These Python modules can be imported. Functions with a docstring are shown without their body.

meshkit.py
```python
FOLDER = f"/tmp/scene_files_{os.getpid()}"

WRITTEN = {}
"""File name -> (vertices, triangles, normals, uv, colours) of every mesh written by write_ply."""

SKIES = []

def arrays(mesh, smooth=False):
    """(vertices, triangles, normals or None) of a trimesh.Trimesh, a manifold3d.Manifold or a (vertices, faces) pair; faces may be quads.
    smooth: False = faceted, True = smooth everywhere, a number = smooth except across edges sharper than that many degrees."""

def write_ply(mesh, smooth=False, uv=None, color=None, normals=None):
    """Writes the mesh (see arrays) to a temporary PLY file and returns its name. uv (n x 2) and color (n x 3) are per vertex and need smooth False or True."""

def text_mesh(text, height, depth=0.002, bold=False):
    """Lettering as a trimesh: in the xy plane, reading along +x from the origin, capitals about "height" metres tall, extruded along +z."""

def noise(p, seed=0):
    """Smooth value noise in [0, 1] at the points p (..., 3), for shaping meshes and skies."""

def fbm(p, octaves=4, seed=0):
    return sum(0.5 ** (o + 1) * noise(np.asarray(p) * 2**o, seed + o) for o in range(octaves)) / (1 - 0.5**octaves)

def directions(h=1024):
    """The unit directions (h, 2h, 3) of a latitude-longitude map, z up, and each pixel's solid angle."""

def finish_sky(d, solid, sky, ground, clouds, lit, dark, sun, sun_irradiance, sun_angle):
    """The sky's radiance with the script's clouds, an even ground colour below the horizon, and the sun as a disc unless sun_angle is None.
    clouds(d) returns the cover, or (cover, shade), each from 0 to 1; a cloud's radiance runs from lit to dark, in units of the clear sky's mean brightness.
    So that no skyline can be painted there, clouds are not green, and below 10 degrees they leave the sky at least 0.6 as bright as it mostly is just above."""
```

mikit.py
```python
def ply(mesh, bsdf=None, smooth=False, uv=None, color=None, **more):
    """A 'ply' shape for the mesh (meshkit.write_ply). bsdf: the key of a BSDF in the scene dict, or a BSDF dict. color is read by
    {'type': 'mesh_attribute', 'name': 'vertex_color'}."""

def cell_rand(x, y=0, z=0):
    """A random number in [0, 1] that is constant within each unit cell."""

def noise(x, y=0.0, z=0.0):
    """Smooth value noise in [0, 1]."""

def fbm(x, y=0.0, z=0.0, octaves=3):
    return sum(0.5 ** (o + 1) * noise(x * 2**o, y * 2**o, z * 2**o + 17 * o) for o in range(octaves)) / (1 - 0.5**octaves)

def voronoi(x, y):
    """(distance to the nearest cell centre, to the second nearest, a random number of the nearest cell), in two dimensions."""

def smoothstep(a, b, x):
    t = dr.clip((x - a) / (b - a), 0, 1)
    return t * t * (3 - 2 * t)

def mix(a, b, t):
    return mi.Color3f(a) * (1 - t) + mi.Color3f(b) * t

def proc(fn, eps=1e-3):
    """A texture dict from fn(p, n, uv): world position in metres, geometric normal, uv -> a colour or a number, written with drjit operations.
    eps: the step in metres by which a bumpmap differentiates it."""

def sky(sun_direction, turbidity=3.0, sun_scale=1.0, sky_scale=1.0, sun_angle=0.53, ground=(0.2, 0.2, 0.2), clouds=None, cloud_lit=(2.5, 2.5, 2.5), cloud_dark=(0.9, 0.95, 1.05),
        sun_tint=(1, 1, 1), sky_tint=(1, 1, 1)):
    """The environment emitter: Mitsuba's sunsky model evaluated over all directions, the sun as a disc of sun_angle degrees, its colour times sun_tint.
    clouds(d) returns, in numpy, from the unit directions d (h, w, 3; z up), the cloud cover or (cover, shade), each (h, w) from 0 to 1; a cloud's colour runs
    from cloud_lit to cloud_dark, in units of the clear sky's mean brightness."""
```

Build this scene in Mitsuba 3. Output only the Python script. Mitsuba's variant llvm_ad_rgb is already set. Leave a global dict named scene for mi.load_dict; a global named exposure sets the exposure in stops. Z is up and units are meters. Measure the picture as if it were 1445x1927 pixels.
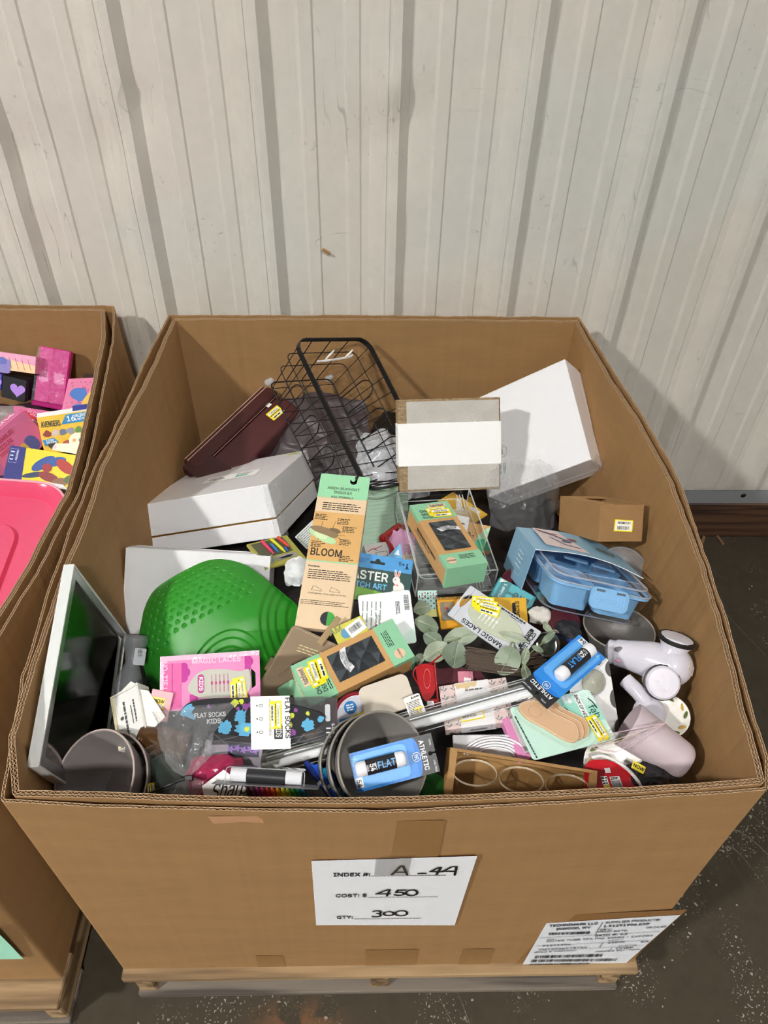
import math, random
import numpy as np, trimesh, manifold3d, shapely
import shapely.geometry as sg
import shapely.affinity as sa
import mitsuba as mi, drjit as dr
import mikit, meshkit
from mikit import fbm, noise, smoothstep, mix
from scipy.spatial.transform import Rotation as Rot

# ------------------------------------------------------------------ camera, light, exposure
exposure = 1.16
EYE = np.array([-0.0333, -0.4727, 1.8442])
YAW, PITCH, ROLL, FOCAL = 0.03619, 0.76885, 0.02583, 1447.0
fwd = np.array([math.sin(YAW) * math.cos(PITCH), math.cos(YAW) * math.cos(PITCH), -math.sin(PITCH)])
right0 = np.array([math.cos(YAW), -math.sin(YAW), 0.0])
up = np.cross(right0, fwd) * math.cos(ROLL) - right0 * math.sin(ROLL)
scene, labels = {}, {}
scene['camera'] = {'type': 'perspective', 'fov': math.degrees(2 * math.atan(1445 / 2 / FOCAL)), 'fov_axis': 'x', 'near_clip': 0.05, 'far_clip': 60.0,
                   'to_world': mi.ScalarTransform4f().look_at(origin=EYE.tolist(), target=(EYE + fwd).tolist(), up=up.tolist())}
# the even light of the big warehouse, and the high-bay lamps under its roof (built further down: high_bay_lamp)
scene['ambient'] = {'type': 'constant', 'radiance': {'type': 'rgb', 'value': [0.080, 0.080, 0.080]}}
LAMPS = [((-3.6, -2.4, 5.0), 0.22, 345.0), ((0.25, -3.3, 5.2), 0.24, 195.0), ((4.4, -4.2, 5.2), 0.24, 26.0), ((-0.3, -7.5, 5.2), 0.24, 55.0)]
LAMP_TINT = (1.0, 0.982, 0.945)

# ------------------------------------------------------------------ helpers
rng = np.random.default_rng(7)
I4 = np.eye(4)


def C(h):
    h = h.lstrip('#')
    v = np.array([int(h[i:i + 2], 16) for i in (0, 2, 4)]) / 255.0
    return np.where(v <= 0.04045, v / 12.92, ((v + 0.055) / 1.055) ** 2.4)


VC = {'type': 'mesh_attribute', 'name': 'vertex_color'}


def two(b): return {'type': 'twosided', 'bsdf': b}


def prin(col, rough, **k): return two({'type': 'principled', 'base_color': col, 'roughness': rough, 'specular': 0.5, **k})


RGB = lambda c: {'type': 'rgb', 'value': [float(x) for x in c]}
scene['matte'] = prin(VC, 0.75)
scene['satin'] = prin(VC, 0.42)
scene['gloss'] = prin(VC, 0.16)
scene['metal'] = prin(VC, 0.3, metallic=0.9)
scene['frosted'] = {'type': 'principledthin', 'base_color': VC, 'roughness': 0.35, 'diff_trans': 0.9, 'spec_trans': 0.25, 'eta': 1.4}
scene['clear'] = {'type': 'thindielectric', 'int_ior': 1.45}
scene['film'] = {'type': 'blendbsdf', 'weight': 0.075, 'a': {'type': 'thindielectric', 'int_ior': 1.5}, 'b': two({'type': 'principled', 'base_color': RGB((.86, .88, .9)), 'roughness': 0.22, 'specular': 0.9})}
scene['tinted'] = {'type': 'blendbsdf', 'weight': 0.42, 'a': {'type': 'thindielectric', 'int_ior': 1.5}, 'b': prin(VC, 0.2)}
scene['smoke'] = {'type': 'blendbsdf', 'weight': 0.3, 'a': {'type': 'thindielectric', 'int_ior': 1.5}, 'b': prin(VC, 0.3)}


def entry(key, mesh, bsdf, col=None, sm=False, M=None, **more):
    if isinstance(mesh, (list, tuple)) and len(mesh) and isinstance(mesh[0], trimesh.Trimesh):
        mesh = trimesh.util.concatenate(list(mesh))
    v, f, _ = meshkit.arrays(mesh, sm)
    if M is not None:
        v = v @ M[:3, :3].T + M[:3, 3]
    c = None
    if col is not None:
        c = np.tile(C(col) if isinstance(col, str) else np.asarray(col, float), (len(v), 1)) if np.ndim(col) < 2 else col
    k, n = key, 0
    while k in scene:
        n += 1
        k = f'{key}_{n:03d}'
    scene[k] = mikit.ply((v, f), bsdf, smooth=bool(sm), color=c, **more)
    return k


TAKEN = set()
SPLIT = {'end_lip', 'white_stripe', 'cow_spot', 'half_flower', 'paint_splat', 'printed_laces', 'orange_bar', 'white_sock', 'grey_patch', 'petal', 'blue_blob', 'hinge_pin', 'yellow_mark', 'temple', 'side_ridge', 'coil', 'thread', 'rabbit', 'leaf_print'}


class Thing:
    def __init__(s, key, label=None, cat=None, M=None, group=None, kind=None):
        k, n = key, 0
        while k in TAKEN:
            n += 1
            k = f'{key}_{n:03d}'
        TAKEN.add(k)
        s.key, s.M = k, I4 if M is None else M
        d = {}
        if label: d['label'] = label
        if cat: d['category'] = cat
        if group: d['group'] = group
        if kind: d['kind'] = kind
        labels[k] = d

    def part(s, name, mesh, col=None, mat='matte', sm=False, under=None, S=None, label=None, kind=None):
        if name in SPLIT:
            if isinstance(mesh, (list, tuple)): mesh = trimesh.util.concatenate(list(mesh))
            ms = mesh.split(only_watertight=False, repair=False) if len(mesh.faces) else [mesh]
            if len(ms) > 1:
                return [s._part(name, m, col, mat, sm, under, S, label, kind) for m in ms][0]
        return s._part(name, mesh, col, mat, sm, under, S, label, kind)

    def _part(s, name, mesh, col=None, mat='matte', sm=False, under=None, S=None, label=None, kind=None):
        M = s.M if S is None else s.M @ S
        key = f'{under or s.key}__{name}' if name else s.key
        k = entry(key, mesh, mat, col, sm, M)
        d = {}
        if label: d['label'] = label
        if kind: d['kind'] = kind
        if d: labels.setdefault(k, {}).update(d)
        return k


def mat4(R=None, t=(0, 0, 0)):
    M = np.eye(4)
    if R is not None: M[:3, :3] = R
    M[:3, 3] = t
    return M


def rz(d): return mat4(Rot.from_euler('z', d, degrees=True).as_matrix())
def rxyz(x, y, z, t=(0, 0, 0)): return mat4(Rot.from_euler('xyz', (x, y, z), degrees=True).as_matrix(), t)
def tr(x, y, z=0.0): return mat4(None, (x, y, z))


def frame(o, z, x=(1, 0, 0)):
    z = np.array(z, float); z /= np.linalg.norm(z)
    x = np.array(x, float); x -= z * (x @ z); x /= np.linalg.norm(x)
    return mat4(np.stack([x, np.cross(z, x), z], 1), o)


def pose(n):
    p = POSES[n]
    return mat4(Rot.from_quat(p[3:7]).as_matrix(), p[:3]), p[7], p[8], p[9]


# ---- solids
def box(x0, x1, y0, y1, z0, z1, c=0.0):
    if c <= 0:
        m = trimesh.creation.box((x1 - x0, y1 - y0, z1 - z0)); m.apply_translation(((x0 + x1) / 2, (y0 + y1) / 2, (z0 + z1) / 2)); return m
    p = []
    for x, sx in ((x0, 1), (x1, -1)):
        for y, sy in ((y0, 1), (y1, -1)):
            for z, sz in ((z0, 1), (z1, -1)):
                p += [(x + sx * c, y + sy * c, z), (x + sx * c, y, z + sz * c), (x, y + sy * c, z + sz * c)]
    return trimesh.convex.convex_hull(np.array(p))


def slab(w, h, d, c=0.0008): return box(-w / 2, w / 2, -h / 2, h / 2, -d, 0, c)      # its face lies at z = 0


def shell(w, h, d, t, bottom=True):        # an open-topped box, rim at z = 0
    p = [box(-w / 2, w / 2, -h / 2, -h / 2 + t, -d, 0), box(-w / 2, w / 2, h / 2 - t, h / 2, -d, 0),
         box(-w / 2, -w / 2 + t, -h / 2 + t, h / 2 - t, -d, 0), box(w / 2 - t, w / 2, -h / 2 + t, h / 2 - t, -d, 0)]
    if bottom: p.append(box(-w / 2 + t, w / 2 - t, -h / 2 + t, h / 2 - t, -d, -d + t))
    return trimesh.util.concatenate(p)


def rrect(w, h, r, cx=0.0, cy=0.0, n=6):
    return sg.box(cx - w / 2 + r, cy - h / 2 + r, cx + w / 2 - r, cy + h / 2 - r).buffer(r, quad_segs=n)


def rect(x0, y0, x1, y1): return sg.box(x0, y0, x1, y1)
def disc(x, y, r, n=10): return sg.Point(x, y).buffer(r, quad_segs=n)
def ell(x, y, a, b, deg=0): return sa.rotate(sa.scale(sg.Point(x, y).buffer(1, quad_segs=8), a, b), deg, origin=(x, y))
def line(pts, w): return sg.LineString(pts).buffer(w / 2, quad_segs=3)
def poly(pts): return sg.Polygon(pts).buffer(0)


def smooth_poly(pts, n=8):
    p = np.array(pts, float); k = len(p); out = []
    for i in range(k):
        a, b, c, d = p[i - 1], p[i], p[(i + 1) % k], p[(i + 2) % k]
        for t in np.arange(n) / n:
            out.append(0.5 * (2 * b + (c - a) * t + (2 * a - 5 * b + 4 * c - d) * t * t + (3 * b - a - 3 * c + d) * t ** 3))
    return sg.Polygon(out).buffer(0)


def geoms(g):
    if isinstance(g, (list, tuple)): g = shapely.union_all(list(g))
    return [q for q in getattr(g, 'geoms', [g]) if q.geom_type == 'Polygon' and q.area > 1e-9]


def flat(g, z=0.0):
    out = []
    for q in geoms(g):
        v, f = trimesh.creation.triangulate_polygon(q, engine='earcut')
        m = trimesh.Trimesh(np.column_stack([v, np.full(len(v), z)]), f, process=False)
        if len(f) and m.face_normals[0][2] < 0: m.invert()
        out.append(m)
    return trimesh.util.concatenate(out)


def ext(g, z0, z1):
    ms = []
    for q in geoms(g):
        m = trimesh.creation.extrude_polygon(q, z1 - z0, engine='earcut'); m.apply_translation((0, 0, z0)); ms.append(m)
    return trimesh.util.concatenate(ms)


_TXT = {}


def text(s, h, x=0.0, y=0.0, z=0.0006, rot=0.0, anchor='l', bold=False, sx=1.0, slant=0.0, fit=None):
    if (s, bold) not in _TXT: _TXT[s, bold] = meshkit.text_mesh(s, 1.0, 0.01, bold)
    m = _TXT[s, bold].copy()
    v = m.vertices.copy()
    w = v[:, 0].max()
    if fit: sx = fit / (w * h)
    v[:, 0] = v[:, 0] * sx + slant * v[:, 1]
    v[:, :2] *= h
    w *= h * sx
    if anchor == 'c': v[:, 0] -= w / 2; v[:, 1] -= h / 2
    if anchor == 'r': v[:, 0] -= w
    v[:, 2] = v[:, 2] / 0.01 * 0.00025
    m.vertices = v
    m.apply_transform(tr(x, y, z) @ rz(rot))
    return m


def bars(x0, y0, x1, y1, n, seed=0, fill=0.5, ragged=0.3, rot=False):
    """n rows of printing too fine to read, as thin strokes."""
    r = np.random.default_rng(seed); out = []
    hh = (y1 - y0) / n
    for i in range(n):
        y = y1 - hh * (i + 0.5); x = x0; end = x1 - (x1 - x0) * ragged * r.random()
        while x < end:
            w = hh * r.uniform(0.8, 2.4)
            out.append(sg.box(x, y - hh * fill / 2, min(x + w, end), y + hh * fill / 2)); x += w + hh * 0.35
    return out


def barcode(x0, y0, x1, y1, seed=0, n=34):
    r = np.random.default_rng(seed); w = r.uniform(0.4, 2.2, 2 * n); c = np.concatenate([[0], np.cumsum(w)]) / w.sum() * (x1 - x0) + x0
    return [sg.box(c[2 * i], y0, c[2 * i + 1], y1) for i in range(n)]


def tube(pts, r, n=8, closed=False, caps=True):
    p = np.array(pts, float); k = len(p)
    rr = np.broadcast_to(np.asarray(r, float), (k,))
    t = (np.roll(p, -1, 0) - np.roll(p, 1, 0)) if closed else np.gradient(p, axis=0)
    t /= np.linalg.norm(t, axis=1, keepdims=True) + 1e-12
    a = np.cross(t[0], (0, 0, 1.0) if abs(t[0][2]) < 0.9 else (1.0, 0, 0)); a /= np.linalg.norm(a)
    V = []
    ang = np.arange(n) * 2 * np.pi / n
    for i in range(k):
        a = a - t[i] * (a @ t[i]); a /= np.linalg.norm(a)
        b = np.cross(t[i], a)
        V.append(p[i] + rr[i] * (np.cos(ang)[:, None] * a + np.sin(ang)[:, None] * b))
    V = np.array(V).reshape(-1, 3); F = []
    for i in range(k if closed else k - 1):
        j = (i + 1) % k
        for q in range(n):
            w = (q + 1) % n
            F += [(i * n + q, i * n + w, j * n + w), (i * n + q, j * n + w, j * n + q)]
    if not closed and caps:
        V = np.vstack([V, p[0], p[-1]])
        for q in range(n):
            w = (q + 1) % n
            F += [(k * n, w, q), (k * n + 1, (k - 1) * n + q, (k - 1) * n + w)]
    return trimesh.Trimesh(V, F, process=False)


def bend(pts, r=0.006, n=5, closed=False):
    """A polyline with its corners rounded."""
    p = np.array(pts, float); out = []
    k = len(p)
    for i in range(k):
        if not closed and i in (0, k - 1): out.append(p[i]); continue
        a, b, c = p[i - 1], p[i], p[(i + 1) % k]
        da, dc = np.linalg.norm(a - b), np.linalg.norm(c - b)
        q = min(r, da * 0.49, dc * 0.49)
        s, e = b + (a - b) / da * q, b + (c - b) / dc * q
        for t in np.linspace(0, 1, n): out.append((1 - t) ** 2 * s + 2 * t * (1 - t) * b + t * t * e)
    return np.array(out)


def lathe(prof, n=48):
    """prof: (r, z) points; about the z axis."""
    p = np.array(prof, float); a = np.arange(n) * 2 * np.pi / n
    V = np.stack([np.outer(p[:, 0], np.cos(a)), np.outer(p[:, 0], np.sin(a)), np.repeat(p[:, 1:], n, 1)], -1).reshape(-1, 3)
    i, j = np.meshgrid(np.arange(len(p) - 1), np.arange(n), indexing='ij'); w = (j + 1) % n
    F = np.concatenate([np.stack([i * n + j, i * n + w, (i + 1) * n + w], -1).reshape(-1, 3), np.stack([i * n + j, (i + 1) * n + w, (i + 1) * n + j], -1).reshape(-1, 3)])
    m = trimesh.Trimesh(V, F, process=False); m.merge_vertices(); m.update_faces(m.nondegenerate_faces()); return m


def sheet(w, h, nx, ny, fn):
    u, v = np.meshgrid(np.linspace(-.5, .5, nx), np.linspace(-.5, .5, ny))
    P = fn(u, v)
    V = np.stack(P, -1).reshape(-1, 3) * np.array([w, h, 1])
    i, j = np.meshgrid(np.arange(ny - 1), np.arange(nx - 1), indexing='ij'); a = (i * nx + j).ravel()
    F = np.concatenate([np.stack([a, a + 1, a + nx + 1], 1), np.stack([a, a + nx + 1, a + nx], 1)])
    return trimesh.Trimesh(V, F, process=False)


def ridged(x, y, s, seed=0, o=3):
    p = np.stack([x * s, y * s, np.full_like(x, seed * 3.7)], -1); out = 0
    for k in range(o): out = out + 0.5 ** k * (1 - np.abs(2 * meshkit.noise(p * 2 ** k, seed + k) - 1))
    return out / 1.75 - 0.6


def crumple(w, h, amp, s=14, seed=0, nx=40, ny=40, dome=0.0, raw=0.08):
    def fn(u, v):
        e = raw * (meshkit.noise(np.stack([u * 6, v * 6, u * 0 + seed], -1), seed + 9) - 0.5)
        u, v = u * np.sqrt(1 - .62 * (2 * v) ** 2 * .5) if raw > 0 else u, v * np.sqrt(1 - .62 * (2 * u) ** 2 * .5) if raw > 0 else v
        z = amp * 2 * ridged(u * w, v * h, s, seed) + dome * (1 - np.clip(4 * (u * u + v * v), 0, 1.6))
        return u + e, v + e[::-1], z
    return sheet(w, h, nx, ny, fn)


def hull(pts_r):
    """The convex hull of spheres (x, y, z, r)."""
    P = []
    s = trimesh.creation.icosphere(2).vertices
    for x, y, z, r in pts_r: P.append(s * r + (x, y, z))
    return trimesh.convex.convex_hull(np.vstack(P))


def clearance(t, S, w, h, white=True, line2=True, word='Clearance', n=1):
    """A yellow price sticker with a white field; S places it on the thing."""
    for i in range(n):
        Q = S @ tr(0.14 * w * i, -0.30 * h * i, 0.0006 * i) @ rz(-7 * i)
        k = t.part('clearance_sticker', flat(rrect(w, h, h * .06), 0.0008), '#f2dc1c', 'satin', S=Q)
        t.part('sticker_panel', flat([rrect(w * .86, h * .26, h * .08, 0, h * .24), rrect(w * .8, h * .26, h * .05, w * .04, -h * .28)], 0.0011), '#f6f6ee', 'satin', S=Q, under=k)
        t.part('lettering', [text(word, h * .2, 0, h * .25, 0.0012, anchor='c', fit=w * .66), flat(bars(-w * .4, -h * .05, w * .4, h * .06, 1, 3, .7), .0012), flat(bars(-w * .33, -h * .38, w * .38, -h * .2, 1, 5, .7), .0013)], '#222018', 'matte', S=Q, under=k)


# ------------------------------------------------------------------ procedural materials
def kraft(p, n, uv, tone=(0.312, 0.173, 0.068)):
    g = fbm(p[0] * 9, p[1] * 9, p[2] * 30, 3)
    s = fbm(p[0] * 40 + p[1] * 25, p[1] * 12, p[2] * 400, 2)
    f = noise(p[0] * 900, p[1] * 900, p[2] * 900)
    c = mix(tuple(0.80 * t for t in tone), tuple(1.14 * t for t in tone), 0.42 * g + 0.3 * s + 0.12 * f + 0.16 * noise((p[0] + p[1]) * 135, p[2] * 3))
    return c


def fluted(p, n, uv):
    f = noise(p[0] * 300, p[1] * 300, p[2] * 60)
    return mix((0.42, 0.28, 0.16), (0.56, 0.40, 0.25), f)


def ribwall(p, n, uv):
    big = fbm(p[0] * 1.3, p[2] * 1.1, 3.0, 3)
    c = mix((0.605, 0.570, 0.505), (0.695, 0.655, 0.588), big)
    c = mix(c, (0.58, 0.61, 0.57), smoothstep(0.55, 0.75, fbm(p[0] * 2.0, p[2] * 2.4, 7.0, 3)) * 0.45)
    fine = fbm(p[0] * 60, p[2] * 50, 1.0, 2)
    c = c * (0.965 + 0.06 * fine)
    # scuffs: thin dark scratches, more of them in a few low bands where pallets hit
    w = fbm(p[0] * 7, p[2] * 7, 11.0, 3)
    band = smoothstep(0.05, 0.0, dr.abs(p[2] - 1.30 - 0.10 * w)) + smoothstep(0.05, 0.0, dr.abs(p[2] - 0.97 - 0.12 * w)) + smoothstep(0.04, 0.0, dr.abs(p[2] - 0.46 - 0.1 * w)) + 0.15
    r1 = dr.abs(noise(p[0] * 6 + 3 * w, p[2] * 55, 2.0) - 0.5)
    sc = smoothstep(0.018, 0.002, r1) * smoothstep(0.54, 0.66, fbm(p[0] * 4, p[2] * 9, 5.0, 3)) * smoothstep(0.35, 0.6, noise(p[0] * 45, p[2] * 30, 8.0)) * dr.clip(band, 0, 1)
    r2 = dr.abs(noise(p[0] * 70, p[2] * 5, 9.0) - 0.5)
    sv = smoothstep(0.022, 0.004, r2) * smoothstep(0.60, 0.72, fbm(p[0] * 8, p[2] * 3, 15.0, 3)) * smoothstep(0.3, 0.6, noise(p[0] * 60, p[2] * 22, 3.0)) * 0.5
    dots = smoothstep(0.86, 0.93, noise(p[0] * 130, p[2] * 90, 4.0)) * smoothstep(0.60, 0.72, fbm(p[0] * 5, p[2] * 4, 21.0, 3)) * smoothstep(0.3, 0.7, noise(p[0] * 260, p[2] * 200, 6.0)) * 0.4
    return mix(c, (0.26, 0.25, 0.235), dr.clip(sc * 0.55 + sv + dots, 0, 0.8))


def concrete(p, n, uv):
    a = fbm(p[0] * 3, p[1] * 3, 0.0, 4)
    b = fbm(p[0] * 40, p[1] * 40, 2.0, 3)
    c = mix((0.036, 0.026, 0.0145), (0.066, 0.050, 0.030), 0.6 * a + 0.4 * b)
    speck = smoothstep(0.80, 0.88, noise(p[0] * 300, p[1] * 300, 1.0)) * smoothstep(0.45, 0.7, fbm(p[0] * 9, p[1] * 9, 5.0, 2))
    c = mix(c, (0.36, 0.34, 0.29), speck * 0.75)
    rust = smoothstep(0.12, 0.02, dr.sqrt(dr.square((p[0] + 0.17) * 0.9) + dr.square((p[1] + 0.075) * 1.6)) + 0.06 * (b - 0.5)) * 0.6
    c = mix(c, (0.20, 0.085, 0.03), rust * smoothstep(0.3, 0.6, b))
    scr = smoothstep(0.02, 0.004, dr.abs(noise(p[0] * 22 + p[1] * 9, p[1] * 5, 6.0) - 0.5)) * smoothstep(0.5, 0.7, fbm(p[0] * 5, p[1] * 6, 9.0, 2))
    return mix(c, (0.25, 0.24, 0.2), scr * 0.4)


def timber(base, dark, along):
    def fn(p, n, uv):
        q = [p[0] * 60, p[1] * 60, p[2] * 60]
        q[along] = q[along] * 0.05
        g = fbm(q[0], q[1], q[2], 4)
        h = fbm(q[0] * 0.3, q[1] * 0.3, q[2] * 0.3, 2)
        c = mix(dark, base, smoothstep(0.3, 0.65, g))
        return mix(c, tuple(0.45 * d for d in dark), smoothstep(0.55, 0.8, h) * 0.7)
    return fn


def weave(p, n, uv):
    a = noise(p[0] * 1400, p[1] * 500, p[2] * 500) * 0.5 + noise(p[0] * 500, p[1] * 900, p[2] * 1400) * 0.5
    b = fbm(p[0] * 25, p[1] * 25, p[2] * 25, 2)
    return mix((0.36, 0.335, 0.295), (0.60, 0.57, 0.52), 0.6 * a + 0.4 * b)


def straw(p, n, uv):
    a = noise(p[0] * 300, p[1] * 500, p[2] * 500)
    b = noise(p[0] * 120, p[1] * 260, p[2] * 260)
    return mix((0.13, 0.085, 0.04), (0.42, 0.30, 0.17), 0.5 * a + 0.5 * b)


scene['cardboard'] = prin(mikit.proc(kraft), 0.82)
scene['cardboard_edge'] = prin(mikit.proc(fluted), 0.9)
scene['wall_paint'] = prin(mikit.proc(ribwall), 0.42)
scene['concrete'] = prin(mikit.proc(concrete), 0.85, )
scene['timber_x'] = prin(mikit.proc(timber((0.36, 0.24, 0.125), (0.17, 0.105, 0.052), 0)), 0.8)
scene['timber_y'] = prin(mikit.proc(timber((0.36, 0.24, 0.125), (0.17, 0.105, 0.052), 1)), 0.8)
scene['timber_old'] = prin(mikit.proc(timber((0.20, 0.165, 0.13), (0.075, 0.06, 0.05), 0)), 0.85)
scene['timber_dark'] = prin(mikit.proc(timber((0.115, 0.055, 0.028), (0.04, 0.02, 0.012), 0)), 0.6)
scene['weave'] = prin(mikit.proc(weave), 0.85)
scene['straw'] = prin(mikit.proc(straw), 0.85)
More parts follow.
